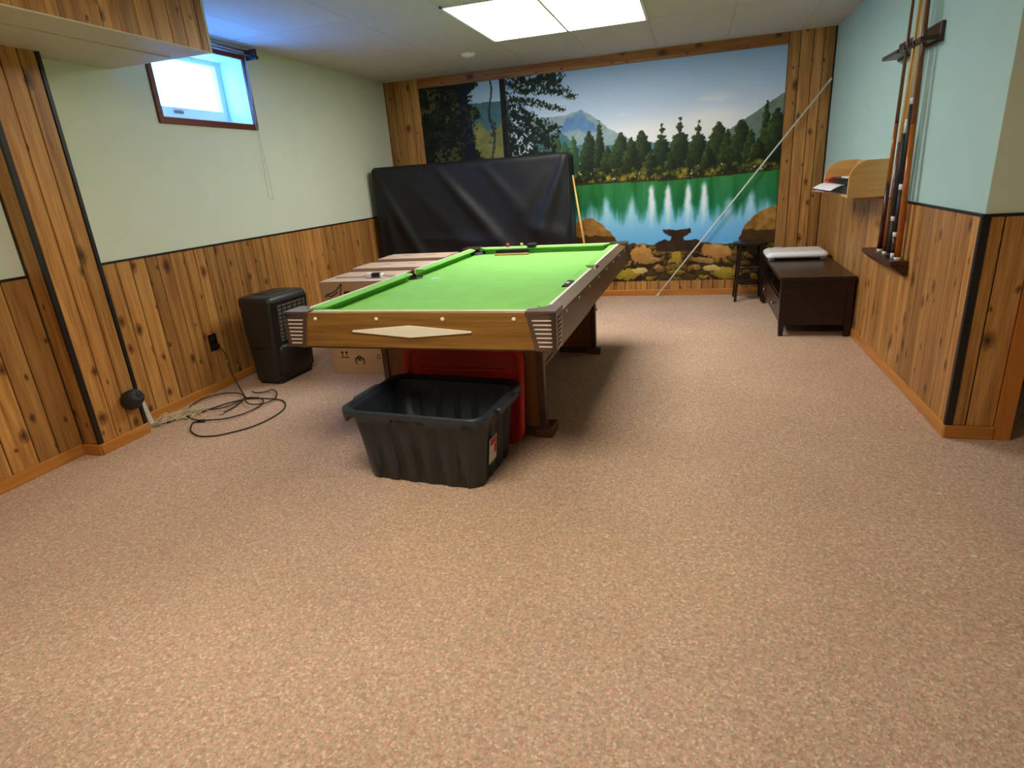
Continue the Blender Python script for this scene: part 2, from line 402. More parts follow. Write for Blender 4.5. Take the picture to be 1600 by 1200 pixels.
sof = struct(MB().box(L, SX - 0.008, SY0, SY1 - 0.008, PZ + 0.004, H).build('soffit', 'cream'), 'boxed soffit clad in wood with cream underside along the left wall')
planks(sof, 'x', SX - 0.008, 1, SY0, SY1 - 0.012, PZ + 0.004, H, [0.1, 0.09, 0.105, 0.095], mat='plank')
MB().box(SX - 0.02, SX + 0.002, SY1 - 0.012, SY1 + 0.004, PZ, H).build('edge_strip', 'cream', sof)
MB().box(L, SX + 0.001, SY0, SY1, PZ - 0.002, PZ + 0.004).build('underside', 'cream', sof)
MB().box(SX - 0.24, SX - 0.225, SY0, SY1 - 0.05, PZ - 0.006, PZ - 0.002).build('underside_strip', 'cream', sof)

# window
win = thing('window_1', (L, (WY0 + WY1) / 2, WZ0), 'small high basement window in red brown casing', None, kind='structure')
b = MB(); c = 0.036
for q in ((WY0 - c, WY1 + c, WZ0 - c, WZ0), (WY0 - c, WY1 + c, WZ1, WZ1 + c), (WY0 - c, WY0, WZ0, WZ1), (WY1, WY1 + c, WZ0, WZ1)):
    b.box(L, L + 0.014, q[0], q[1], q[2], q[3])
b.build('window_casing', 'redwood', win, bevel=0.002)
b = MB(); d0 = L - WT
for q in ((WY0, WY1, WZ0, WZ0 + 0.006), (WY0, WY1, WZ1 - 0.006, WZ1), (WY0, WY0 + 0.006, WZ0, WZ1), (WY1 - 0.006, WY1, WZ0, WZ1)):
    b.box(d0, L + 0.002, q[0], q[1], q[2], q[3])
b.build('jamb_lining', 'white', win)
b = MB(); f0, f1 = L - 0.235, L - 0.195; a0, a1, z0, z1 = WY0 + 0.006, WY1 - 0.006, WZ0 + 0.006, WZ1 - 0.006; s = 0.05
b.box(f0, f1, a0, a1, z0, z0 + 0.095).box(f0, f1, a0, a1, z1 - 0.03, z1).box(f0, f1, a0, a0 + s, z0 + 0.095, z1 - 0.03).box(f0, f1, a1 - s, a1, z0 + 0.095, z1 - 0.03)
sash = b.build('window_sash', 'white', win)
MB().box(f0 + 0.016, f0 + 0.02, a0 + s, a1 - s, z0 + 0.095, z1 - 0.03).build('window_pane', 'glass', win)
MB().box(f1, f1 + 0.012, a0 + 0.3, a0 + 0.38, z0 + 0.055, z0 + 0.075).build('latch', 'chrome', win)

# doorway at the right: jamb stays open, dark side room behind it

# ------------------------------------------------------------------ ceiling lamps
def lamp_fixture(x0, x1, y0, y1, label, mat='lamp'):
    t = thing('ceiling_light', ((x0 + x1) / 2, (y0 + y1) / 2, 2.29), label, 'ceiling light', 'recessed fluorescent ceiling lights')
    b = MB(); w = 0.018
    b.box(x0, x1, y0, y0 + w, 2.288, 2.305).box(x0, x1, y1 - w, y1, 2.288, 2.305).box(x0, x0 + w, y0, y1, 2.288, 2.305).box(x1 - w, x1, y0, y1, 2.288, 2.305)
    xm = (x0 + x1) / 2; b.box(xm - 0.009, xm + 0.009, y0, y1, 2.288, 2.305)
    b.build('frame', 'white', t)
    for a, c in ((x0 + w, xm - 0.009), (xm + 0.009, x1 - w)):
        MB().box(a, c, y0 + w, y1 - w, 2.293, 2.299).build('diffuser', mat, t)
    return t
lamp_fixture(-1.54, -0.345, 3.985, 5.115, 'bright square double panel ceiling light above the pool table')
lamp_fixture(-1.54, -0.345, 0.70, 1.70, 'bright square double panel ceiling light over the open carpet', 'lamp2')

# ------------------------------------------------------------------ mural
def make_mural():
    X0, X1, Z0, Z1 = -2.772, 0.772, 0.15, 2.204
    nx, nz = 620, 360
    xs = np.linspace(X0, X1, nx); zs = np.linspace(Z0, Z1, nz)
    X, Z = np.meshgrid(xs, zs)
    rng = np.random.default_rng(5)
    def noise(sx, sz, oct=3):
        out = np.zeros_like(X); amp = 1.0; tot = 0
        for o in range(oct):
            gx, gz = int((X1 - X0) / sx * 2 ** o) + 3, int((Z1 - Z0) / sz * 2 ** o) + 3
            g = rng.random((gz, gx))
            u = (X - X0) / sx * 2 ** o; v = (Z - Z0) / sz * 2 ** o
            i, j = u.astype(int), v.astype(int); fu, fv = u - i, v - j
            fu = fu * fu * (3 - 2 * fu); fv = fv * fv * (3 - 2 * fv)
            i = np.clip(i, 0, gx - 2); j = np.clip(j, 0, gz - 2)
            out += amp * ((g[j, i] * (1 - fu) + g[j, i + 1] * fu) * (1 - fv) + (g[j + 1, i] * (1 - fu) + g[j + 1, i + 1] * fu) * fv)
            tot += amp; amp *= 0.55
        return out / tot
    def poly(P, jx=0.0, jz=0.0, n=(None, None)):
        px, pz = X, Z
        if jx: px = X + (n[0] - 0.5) * jx
        if jz: pz = Z + (n[1] - 0.5) * jz
        ins = np.zeros(X.shape, bool); m = len(P)
        for k in range(m):
            (xa, za), (xb, zb) = P[k], P[(k + 1) % m]
            if za == zb: continue
            cond = (za > pz) != (zb > pz)
            ins ^= cond & (px < (xb - xa) * (pz - za) / (zb - za) + xa)
        return ins
    C = np.zeros(X.shape + (3,))
    def put(mask, col, alpha=1.0):
        a = np.asarray(alpha) * mask
        if a.ndim == 2: a = a[..., None]
        C[:] = C * (1 - a) + np.asarray(col, float) * a
    def mixc(a, b, t): return np.asarray(a, float) + (np.asarray(b, float) - np.asarray(a, float)) * t[..., None]
    nA, nB, nC, nD = noise(0.05, 0.05), noise(0.03, 0.03), noise(0.3, 0.12), noise(0.09, 0.07)
    nE, nF = noise(0.02, 0.02, 2), noise(0.14, 0.14)
    one = np.ones(X.shape, bool)
    # sky
    t = np.clip((Z - 1.45) / 0.75, 0, 1)
    sky = mixc((222, 230, 238), (146, 182, 214), t)
    put(one, sky)
    cl = np.clip((nC - 0.52) * 4, 0, 1) * np.clip(1 - abs(Z - 1.75) / 0.3, 0, 1)
    put(one, (226, 230, 236), cl * 0.6)
    glow = np.exp(-((X + 0.45) / 0.45) ** 2 - ((Z - 1.58) / 0.14) ** 2) + np.exp(-((X - 0.2) / 0.3) ** 2 - ((Z - 1.65) / 0.12) ** 2)
    put(one, (238, 238, 238), np.clip(glow, 0, 1) * 0.7)
    # mountains
    MOUNT = [(-1.56, 1.81), (-1.38, 1.81), (-1.24, 1.81), (-1.08, 1.85), (-0.96, 1.78), (-0.81, 1.66), (-0.58, 1.53), (-0.58, 1.33), (-1.58, 1.4)]
    MFACE = [(-1.08, 1.84), (-1.22, 1.77), (-1.28, 1.7), (-1.27, 1.64), (-1.13, 1.68), (-1.04, 1.62), (-0.91, 1.64), (-0.99, 1.74)]
    put(poly(MOUNT, 0.02, 0.015, (nA, nB)), mixc((120, 150, 150), (150, 168, 172), nD))
    put(poly(MFACE, 0.08, 0.08, (nD, nA)), mixc((72, 118, 170), (110, 150, 190), nA), 0.85)
    put(poly(MOUNT) & (Z < 1.66), (180, 196, 206), 0.45 * nD)
    RMOUNT = [(0.31, 1.55), (0.43, 1.62), (0.58, 1.71), (0.75, 1.81), (0.81, 1.83), (0.85, 1.22), (0.32, 1.26)]
    put(poly(RMOUNT, 0.015, 0.015, (nA, nB)), mixc((84, 104, 100), (122, 138, 122), nD))
    FARHILL = [(-1.57, 1.67), (-1.27, 1.66), (-1.13, 1.53), (-0.87, 1.5), (-0.53, 1.51), (-0.26, 1.48), (0.03, 1.46), (0.34, 1.48), (0.83, 1.47), (0.86, 1.1), (-1.59, 1.26)]
    put(poly(FARHILL, 0.03, 0.03, (nA, nB)), mixc((62, 108, 118), (98, 138, 138), nD))
    # left hill
    put((X < -1.8) & (X > -2.3) & (Z < 2.03 - 0.04 * nD), mixc((56, 96, 104), (84, 118, 116), nD))
    LS = [(-2.22, 1.81), (-2.14, 1.83), (-2.04, 1.73), (-1.93, 1.76), (-1.86, 1.86), (-1.84, 1.3), (-2.3, 1.3)]
    put(poly(LS, 0.06, 0.05, (nD, nA)), mixc((92, 98, 52), (146, 142, 84), nA))
    # row of conifers
    TREES = [(-1.33, 1.63, 1.24, 0.09), (-1.16, 1.62, 1.26, 0.06), (-1.0, 1.65, 1.25, 0.10), (-0.9, 1.74, 1.24, 0.05), (-0.82, 1.5, 1.24, 0.07), (-0.69, 1.61, 1.23, 0.11), (-0.49, 1.61, 1.2, 0.12), (-0.3, 1.66, 1.17, 0.11), (-0.13, 1.70, 1.18, 0.12), (0.04, 1.66, 1.18, 0.11), (0.22, 1.63, 1.19, 0.12), (0.3, 1.56, 1.19, 0.07), (0.42, 1.63, 1.2, 0.12), (0.51, 1.54, 1.2, 0.07), (0.63, 1.77, 1.21, 0.05), (0.72, 1.70, 1.21, 0.12), (-1.25, 1.57, 1.24, 0.08), (-0.59, 1.56, 1.22, 0.08), (-0.4, 1.42, 1.2, 0.07), (0.13, 1.43, 1.2, 0.06), (-0.21, 1.36, 1.18, 0.06), (0.57, 1.46, 1.2, 0.08)]
    nG = noise(0.012, 0.012, 2)
    for k, (tx, zt, zb, w) in enumerate(TREES):
        h = np.clip((zt - Z) / (zt - zb), 0, 1)
        tiers = 0.5 + 0.5 * np.cos((zt - Z) * (70 + 9 * (k % 4)) + 2.5 * np.abs(X - tx) / w)
        prof = w * np.minimum(1.0, 0.06 + 1.35 * h ** 0.75)
        if k in (7, 8, 9): prof = w * np.where(h < 0.3, (0.05 + 0.8 * h) * (0.5 + 0.9 * tiers), np.minimum(1, 0.5 + 1.1 * (h - 0.3)))
        prof = prof * (0.80 + 0.25 * tiers + 0.35 * nA) + (nG - 0.5) * 0.035
        m = (abs(X - tx) < prof) & (Z < zt) & (Z > zb - 0.03)
        side = np.clip(0.45 - (X - tx) / w * 0.6, 0, 1) * np.clip(1.25 - h, 0, 1)
        far = 1.0 if k in (0, 1, 16) else 0.0
        base = mixc((16, 30, 18), (84, 104, 44), np.clip(side * (nG * 0.9 + nB * 0.7) * 1.15 - 0.12, 0, 1)) + far * np.array((22, 40, 26))
        put(m, base, 0.96)
    # shore
    zs_top = np.interp(xs, [-1.35, -1.11, -0.82, -0.15, 0.38, 0.85], [1.29, 1.28, 1.29, 1.24, 1.25, 1.27])[None, :] + (nA - 0.5) * 0.10
    zs_bot = np.interp(xs, [-1.35, -0.82, -0.15, 0.36, 0.86], [1.15, 1.15, 1.135, 1.15, 1.175])[None, :]
    sh = (Z < zs_top) & (Z > zs_bot - 0.01) & (X > -1.5)
    put(sh, mixc((26, 36, 16), (150, 136, 48), np.clip((nA - 0.42) * 2.4 + (nB - 0.5) * 1.2, 0, 1)), np.clip(0.55 + (zs_top - Z) * 9, 0, 1))
    put(sh & (nE > 0.80) & (nD > 0.52), (232, 220, 176), 0.75)
    put((Z < zs_bot + 0.015) & (Z > zs_bot - 0.012) & (X > -1.5), (44, 46, 24), 0.8)
    # water with reflections
    STREAK = [(-0.99, 0.35, 0.93), (-0.84, 0.55, 1.0), (-0.59, 0.6, 0.99), (-0.39, 1, 1.09), (-0.23, 1, 1.08), (-0.04, 1, 1.08), (0.11, 1, 1.09), (0.34, 0.6, 0.93), (0.54, 0.75, 0.98), (0.68, 0.4, 0.9)]
    wat = (Z <= zs_bot - 0.005) & (X > -1.5)
    yb = 0.81 + 0.26 * (noise(0.07, 3.0, 2) - 0.5); wh = np.zeros_like(X)
    for sx, a, zt in STREAK:
        wd = 0.055 if a < 1 else 0.042
        g = np.exp(-((X - sx + (nD - 0.5) * 0.02) / wd) ** 2); yb = np.maximum(yb, 0.80 + (zt - 0.80) * g)
        wh = np.maximum(wh, (a if a == 1 else a * 0.55) * np.exp(-((X - sx + (nD - 0.5) * 0.02) / (wd * 0.55)) ** 2) * np.clip((zt + 0.02 - Z) / 0.06, 0, 1) * np.clip((Z - 0.66) / 0.25, 0, 1))
    tt = np.clip((yb - Z) / 0.16 + 0.35 + (noise(0.02, 0.1, 2) - 0.5) * 0.5, 0, 1)
    depth = np.clip((1.15 - Z) / 0.35, 0, 1)
    green = mixc((44, 120, 60), (22, 112, 76), depth) + ((noise(0.06, 0.4, 2) - 0.5) * 44)[..., None]
    blue = mixc((140, 202, 238), (100, 176, 230), np.clip((0.85 - Z) / 0.3, 0, 1))
    put(wat, green); put(wat, blue, tt); put(wat, (234, 242, 248), np.clip(wh, 0, 1))
    # foreground rocks
    ROCKS = [(-1.6, 0.53), (-0.74, 0.54), (-0.54, 0.54), (-0.36, 0.52), (-0.25, 0.56), (-0.04, 0.55), (0.11, 0.53), (0.39, 0.5), (0.57, 0.53), (0.88, 0.56), (0.92, -0.04), (-1.6, -0.01)]
    xm = np.abs(X + 0.14)                                    # the print is mirrored about its middle
    def cells(sx, sz, seed):
        r_ = np.random.default_rng(seed); gx, gz = 40, 24
        ox, oz, val, hue = r_.random((gz, gx)), r_.random((gz, gx)), r_.random((gz, gx)), r_.random((gz, gx))
        u, v = (xm + (nA - 0.5) * 0.06) / sx, (Z + 0.25 * xm * 0.3 + (nB - 0.5) * 0.04) / sz
        i, j = u.astype(int), v.astype(int)
        d1 = np.full(X.shape, 9.0); d2 = d1.copy(); va = np.zeros_like(X); hu = va.copy(); dz = va.copy()
        for di in (-1, 0, 1):
            for dj in (-1, 0, 1):
                ii, jj = np.clip(i + di, 0, gx - 1), np.clip(j + dj, 0, gz - 1)
                ddx, ddz = u - (i + di + ox[jj, ii]), v - (j + dj + oz[jj, ii]); d = np.hypot(ddx, ddz)
                n1 = d < d1
                d2 = np.where(n1, d1, np.minimum(d2, d)); va = np.where(n1, val[jj, ii], va); hu = np.where(n1, hue[jj, ii], hu); dz = np.where(n1, ddz, dz); d1 = np.where(n1, d, d1)
        return d2 - d1, va, hu, dz
    ed, va, hu, dz = cells(0.105, 0.06, 11)
    rock = mixc((104, 74, 34), (188, 150, 84), np.clip(0.35 + dz * 0.7 + (nB - 0.5) * 0.8, 0, 1))
    moss = mixc((84, 72, 18), (182, 158, 56), np.clip(0.35 + dz * 0.7 + (nB - 0.5) * 0.8, 0, 1))
    rock = np.where((hu > 0.5 - (0.3 - Z))[..., None], moss, rock)
    shade = np.clip((ed - 0.05) * 5, 0, 1) * np.clip(va * 2.6 - 0.3, 0, 1)
    put(poly(ROCKS, 0.04, 0.03, (nD, nA)), mixc((30, 20, 11), (52, 36, 18), nD) * (1 - shade[..., None]) + rock * shade[..., None])
    LB = [(-1.28, 0.66), (-1.19, 0.75), (-1.11, 0.8), (-1.0, 0.82), (-0.89, 0.75), (-0.78, 0.64), (-0.73, 0.56), (-0.74, 0.45), (-1.29, 0.45)]
    RB = [(0.44, 0.54), (0.5, 0.68), (0.58, 0.77), (0.67, 0.82), (0.77, 0.85), (0.86, 0.87), (0.89, 0.5), (0.58, 0.48)]
    for P, cx in ((LB, -0.95), (RB, 0.68)):
        m = poly(P, 0.02, 0.02, (nA, nB))
        put(m, mixc((112, 76, 28), (196, 150, 76), np.clip(nA * 0.8 + (Z - 0.55) * 1.2 - 0.1, 0, 1)))
        put(m & (Z < 0.60 + 0.06 * nD), (52, 34, 16), 0.75)
    cols = [((150, 104, 52), (198, 150, 88)), ((120, 104, 28), (176, 150, 52)), ((170, 148, 84), (214, 190, 120)), ((122, 92, 44), (182, 146, 80))]
    STONES = [(-0.49, 0.44, 0.12, 0.08, 0), (0.24, 0.44, 0.14, 0.075, 0), (-0.63, 0.22, 0.13, 0.06, 1), (0.35, 0.22, 0.115, 0.065, 1), (-0.14, 0.39, 0.045, 0.09, 1), (-0.5, 0.26, 0.08, 0.03, 2), (0.21, 0.27, 0.085, 0.03, 2), (-0.39, 0.36, 0.12, 0.03, 3), (0.12, 0.35, 0.12, 0.03, 3)]
    for sx, sz, a, bq, k in STONES:
        sl = (sx + 0.14) * (0.5 if k == 3 else 0.15) * (-1 if k != 3 else -1)
        u = (X - sx) / a; v = (Z - sz - sl * (X - sx)) / bq
        m = np.abs(u) ** 2.6 + np.abs(v) ** 2.2 + (nA - 0.5) * 1.6 + (nE - 0.5) * 0.6 < 0.85
        put(m, mixc(cols[k][0], cols[k][1], np.clip(nB * 0.7 + v * 0.35 + 0.15, 0, 1)))
    TOTEM = [(-0.28, 0.67), (-0.14, 0.655), (-0.01, 0.67), (-0.0, 0.63), (-0.07, 0.59), (-0.07, 0.55), (0.05, 0.56), (0.12, 0.51), (0.09, 0.44), (-0.34, 0.45), (-0.35, 0.53), (-0.26, 0.57), (-0.2, 0.55), (-0.19, 0.59), (-0.26, 0.63)]
    put(poly(TOTEM, 0.02, 0.02, (nA, nB)), mixc((34, 24, 16), (66, 46, 28), nA))
    # dark trees at the left
    fol = mixc((14, 20, 22), (58, 66, 42), np.clip((nG - 0.45) * 1.6 + (nD - 0.5) * 1.2, 0, 1))
    lef = X < -2.17 + (nD - 0.5) * 0.2 + (nG - 0.5) * 0.10 - 0.04 * np.sin(Z * 16)
    put(lef, fol); put(lef & (nF > 0.62) & (nB > 0.5), (86, 92, 56), 0.7)
    put((X > -2.33) & (X < -2.22) & lef, (20, 28, 48), 0.6)  # navy stripe: a bluish lens flare painted over the trees
    dead = (abs(X + 2.0 + 0.02 * np.sin(Z * 14)) < 0.010 + 0.012 * (nB > 0.55) * (Z < 1.95)) | ((abs(X + 1.99) < 0.06 * nD + 0.01) & (nA > 0.56) & (Z < 1.82) & (Z > 1.62))
    put(dead & (X > -2.2), (34, 46, 48), 0.85)
    put((X > -1.892) & (X < -1.83), mixc((16, 18, 24), (34, 32, 32), nB))
    B1 = [(-1.84, 2.21), (-1.54, 2.22), (-1.25, 2.2), (-1.21, 2.14), (-1.31, 2.11), (-1.11, 1.99), (-1.13, 1.95), (-1.29, 2.0), (-1.49, 2.03), (-1.67, 2.04), (-1.84, 2.11)]
    B2 = [(-1.84, 2.08), (-1.67, 2.02), (-1.49, 1.97), (-1.35, 1.92), (-1.23, 1.88), (-1.24, 1.85), (-1.38, 1.88), (-1.49, 1.90), (-1.67, 1.94), (-1.84, 2.0)]
    B3 = [(-1.84, 1.99), (-1.67, 1.93), (-1.5, 1.83), (-1.38, 1.77), (-1.27, 1.7), (-1.28, 1.64), (-1.36, 1.62), (-1.34, 1.55), (-1.36, 1.2), (-1.86, 1.2)]
    for k, P in enumerate((B1, B2, B3)):
        m = poly(P, 0.13, 0.11, (nB * 0.5 + nG * 0.5, nA * 0.5 + nG * 0.5)) & ~((nB > 0.60) & (nG > 0.48))
        put(m, mixc((18, 28, 24), (66, 84, 48), np.clip((nB - 0.35) * 1.6 + (0.15 if k < 2 else 0), 0, 1)))
    C = np.clip(C * 1.1, 0, 255) / 255
    lc = np.where(C <= 0.04045, C / 12.92, ((C + 0.055) / 1.055) ** 2.4)
    me = bpy.data.meshes.new('lake_mural')
    Y = np.full(X.shape, D - 0.0045)
    V = np.stack([X, Y, Z], -1).reshape(-1, 3)
    idx = np.arange(nx * nz).reshape(nz, nx)
    F = np.stack([idx[:-1, :-1], idx[:-1, 1:], idx[1:, 1:], idx[1:, :-1]], -1).reshape(-1, 4)
    me.vertices.add(len(V)); me.vertices.foreach_set('co', V.ravel())
    me.loops.add(F.size); me.loops.foreach_set('vertex_index', F.ravel())
    me.polygons.add(len(F)); me.polygons.foreach_set('loop_start', np.arange(0, F.size, 4)); me.polygons.foreach_set('loop_total', np.full(len(F), 4))
    at = me.color_attributes.new('print', 'FLOAT_COLOR', 'POINT')
    at.data.foreach_set('color', np.concatenate([lc, np.ones(lc.shape[:2] + (1,))], -1).astype(np.float32).ravel())
    me.update(); me.validate()
    m, nt, bs = nodes_of('mural_print')
    a = nt.nodes.new('ShaderNodeVertexColor'); a.layer_name = 'print'
    nt.links.new(a.outputs['Color'], bs.inputs['Base Color']); bs.inputs['Roughness'].default_value = 0.55; bs.inputs['Specular IOR Level'].default_value = 0.25
    me.materials.append(m)
    o = bpy.data.objects.new('lake_mural', me); COL.objects.link(o); OFF[o.name] = Vector((0, 0, 0))
    return set_props(o, 'wall sized photo mural of a mountain lake with pines and rocks', 'mural')
mural = make_mural()

# ------------------------------------------------------------------ pool table
M['cloth'] = plain('green_cloth', (134, 198, 100), 0.9, var=0.05, scale=9, bump=0.15, bscale=900, spec=0.15)
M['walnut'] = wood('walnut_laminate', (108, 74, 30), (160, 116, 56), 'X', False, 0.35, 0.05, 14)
M['walnut_y_shaded'] = wood('walnut_laminate_y_shaded', (84, 62, 42), (112, 84, 58), 'Y', False, 0.35, 0.05, 14)  # same walnut, darker and greyer: the sides' shade is put into the colour
M['walnut_z'] = wood('walnut_panel', (98, 62, 28), (136, 92, 46), 'Z', False, 0.4, 0.05, 14)
M['inlay'] = plain('ivory_inlay', (244, 238, 220), 0.35, var=0.03)
M['casting'] = plain('brown_metal', (122, 102, 94), 0.25, 0.7, var=0.06)
M['slot'] = plain('bright_slot', (228, 220, 214), 0.3, 0.2)
M['pole'] = plain('bronze_metal', (88, 66, 50), 0.4, 0.4)
M['foot'] = plain('red_brown_foot', (104, 58, 44), 0.5)
M['pocket'] = plain('black_pocket', (16, 16, 15), 0.6)

def pool_table():
    t = thing('pool_table', (-1.112, 3.432, 0), 'green cloth pool table with walnut sides and slotted metal corners', 'pool table', rz=math.radians(-1.3))
    hw, hl, ZT, ZB, BED = 0.634, 1.168, 0.760, 0.606, 0.714
    def bl(mb, name, mat, parent=t, **k): return mb.build(name, mat, parent, local=True, **k)
    # aprons with inlays and sights
    a = 0.026
    fa = bl(MB().box(-hw, hw, -hl, -hl + a, ZB, ZT - 0.012), 'apron', 'walnut')
    ba = bl(MB().box(-hw, hw, hl - a, hl, ZB, ZT - 0.012), 'apron', 'walnut')
    for s in (-1, 1):
        ap = bl(MB().box(min(s * hw, s * (hw - a)), max(s * hw, s * (hw - a)), -hl + a, hl - a, ZB, ZT - 0.024), 'apron', 'walnut_y_shaded')
        for k in range(8):
            y = -hl + 0.2 + k * (2 * hl - 0.4) / 7
            bl(MB().lathe([(0, 0), (0.0065, 0), (0.0065, 0.003), (0.004, 0.004), (0, 0.004)], (s * hw, y, ZT - 0.036), (s, 0, 0), 12), 'sight', 'inlay', ap)
    for o, s in ((fa, -1), (ba, 1)):
        for x in (-0.473, -0.163, 0.15, 0.463):
            bl(MB().lathe([(0, 0), (0.0085, 0), (0.0085, 0.003), (0.005, 0.0045), (0, 0.0045)], (x, s * hl, ZT - 0.026), (0, s, 0), 14), 'sight', 'inlay', o)
        y0, y1 = (-hl - 0.006, -hl) if s < 0 else (hl, hl + 0.006)
        bl(MB().prism([(-0.292, 0.679), (-0.287, 0.675), (-0.01, 0.652), (0.272, 0.675), (0.277, 0.679), (0.272, 0.683), (-0.01, 0.706), (-0.287, 0.683)], 1, y0, y1), 'diamond_inlay', 'inlay', o, bevel=0.0015)
    # wooden rail tops (sides slope outwards) and the pale strip inside them
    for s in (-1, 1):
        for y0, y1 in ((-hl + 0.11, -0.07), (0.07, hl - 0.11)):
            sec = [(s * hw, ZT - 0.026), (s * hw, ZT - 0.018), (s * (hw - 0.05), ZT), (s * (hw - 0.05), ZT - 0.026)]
            bl(MB().prism(sec, 1, y0, y1), 'rail_cap', 'walnut_y_shaded')
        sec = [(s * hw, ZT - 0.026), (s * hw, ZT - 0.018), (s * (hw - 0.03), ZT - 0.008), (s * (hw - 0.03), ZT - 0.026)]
        bl(MB().prism(sec, 1, -0.07, 0.07), 'rail_cap', 'walnut_y_shaded')
        bl(MB().box(-hw + 0.11, hw - 0.11, min(s * hl, s * (hl - 0.036)), max(s * hl, s * (hl - 0.036)), ZT - 0.012, ZT), 'rail_cap', 'walnut')
        for y0, y1 in ((-hl + 0.11, -0.065), (0.065, hl - 0.11)):
            bl(MB().box(min(s * (hw - 0.05), s * (hw - 0.063)), max(s * (hw - 0.05), s * (hw - 0.063)), y0, y1, ZT - 0.03, ZT + 0.0015), 'pale_strip', 'inlay')
        bl(MB().box(-hw + 0.11, hw - 0.11, min(s * (hl - 0.036), s * (hl - 0.049)), max(s * (hl - 0.036), s * (hl - 0.049)), ZT - 0.03, ZT + 0.0015), 'pale_strip', 'inlay')
    # cushions: nose overhangs the bed, ends cut back towards the pockets
    def cushion(kind, s, u0, u1, e0=0.055, e1=0.055):
        base = (hw - 0.063) if kind == 'x' else (hl - 0.049)
        sec = [(0, BED - 0.01), (0, ZT + 0.0005), (0.044, ZT - 0.003), (0.052, ZT - 0.006), (0.052, ZT - 0.009), (0.006, BED + 0.016), (0.006, BED - 0.01)]
        rings = []
        for u, e in ((u0, e0), (u1, -e1)):
            ring = []
            for d, z in sec:
                w = u + e * d / 0.05; n = s * (base - d)
                ring.append((n, w, z) if kind == 'x' else (w, n, z))
            rings.append(ring)
        bl(MB().loft(rings, smooth=False), 'cushion', 'cloth')
    for s in (-1, 1):
        cushion('x', s, -hl + 0.10, -0.062, 0.055, 0.02); cushion('x', s, 0.062, hl - 0.10, 0.02, 0.055)
        cushion('y', s, -hw + 0.115, hw - 0.115)
    # bed with bites for the six pockets
    bw, blh, r = hw - 0.066, hl - 0.052, 0.062
    def arc(cx, cy, a0, a1, n=8): return [(cx + r * math.cos(math.radians(a0 + (a1 - a0) * i / n)), cy + r * math.sin(math.radians(a0 + (a1 - a0) * i / n))) for i in range(n + 1)]
    k = 0.02
    out = arc(-bw + k, -blh + k, 109, -19) + arc(bw - k, -blh + k, 199, 71) + arc(bw - 0.003, 0, 273, 87) + arc(bw - k, blh - k, -71, -199) + arc(-bw + k, blh - k, 19, -109) + arc(-bw + 0.003, 0, 93, -93)
    bl(MB().prism(out, 2, BED - 0.03, BED), 'bed_cloth', 'cloth')
    # pockets
    def pocket(cx, cy, th=0.012, up=0.018):
        bl(MB().lathe([(0.0, BED - 0.11), (0.045, BED - 0.105), (r + 0.001, BED - 0.02), (r + 0.001, BED + up), (r + th - 0.001, BED + up + 0.003), (r + th, BED - 0.02), (0.05, BED - 0.115), (0, BED - 0.118)], (cx, cy, 0), (0, 0, 1), 20), 'pocket', 'pocket')
    for sx in (-1, 1):
        for sy in (-1, 1): pocket(sx * (bw - k), sy * (blh - k))
        pocket(sx * (bw - 0.003), 0, 0.003, 0.004)
    # corner castings with bright slots
    for sx in (-1, 1):
        for sy in (-1, 1):
            m = MB()
            cx, cy = sx * (hw + 0.004), sy * (hl + 0.004)
            P = [(0, 0), (0.128, 0), (0.128, 0.058)] + [(0.128 - 0.07 * math.sin(math.radians(q)), 0.128 - 0.07 * math.cos(math.radians(q))) for q in range(0, 91, 15)] + [(0.058, 0.128), (0, 0.128)]
            m.prism([(cx - sx * px, cy - sy * py) for px, py in P], 2, ZT - 0.014, ZT + 0.007)
            # front face plate and side face plate, both taper downwards
            T = [(0.0, ZT - 0.002), (0.126, ZT - 0.002), (0.092, ZB - 0.004), (0.0, ZB - 0.004)]
            m.prism([(cx - sx * px, pz) for px, pz in T], 1, min(cy, cy - sy * 0.03), max(cy, cy - sy * 0.03))
            m.prism([(cy - sy * px, pz) for px, pz in T], 0, min(cx, cx - sx * 0.03), max(cx, cx - sx * 0.03))
            ca = bl(m, 'corner_casting', 'casting', bevel=0.003)
            for q in range(7):
                z = ZT - 0.031 - q * 0.0178; e = 0.106 - (ZT - z) * 0.23
                bl(MB().box(min(cx - sx * 0.02, cx - sx * e), max(cx - sx * 0.02, cx - sx * e), min(cy, cy + sy * 0.003), max(cy, cy + sy * 0.003), z - 0.0028, z + 0.0028), 'slot_bar', 'slot', ca)
                bl(MB().box(min(cx, cx + sx * 0.003), max(cx, cx + sx * 0.003), min(cy - sy * 0.02, cy - sy * e), max(cy - sy * 0.02, cy - sy * e), z - 0.0028, z + 0.0028), 'slot_bar', 'casting', ca)
    # cabinet below and the two end frames
    bl(MB().box(-0.415, 0.415, -0.66, 0.78, 0.36, ZB + 0.02), 'cabinet', 'walnut_z')
    bl(MB().box(-0.42, 0.42, -0.67, 0.79, 0.338, 0.36), 'cabinet_edge', 'pole')
    bl(MB().box(-hw + 0.03, hw - 0.03, -hl + 0.03, hl - 0.03, ZB + 0.02, BED - 0.125), 'slate_base', 'walnut_z')
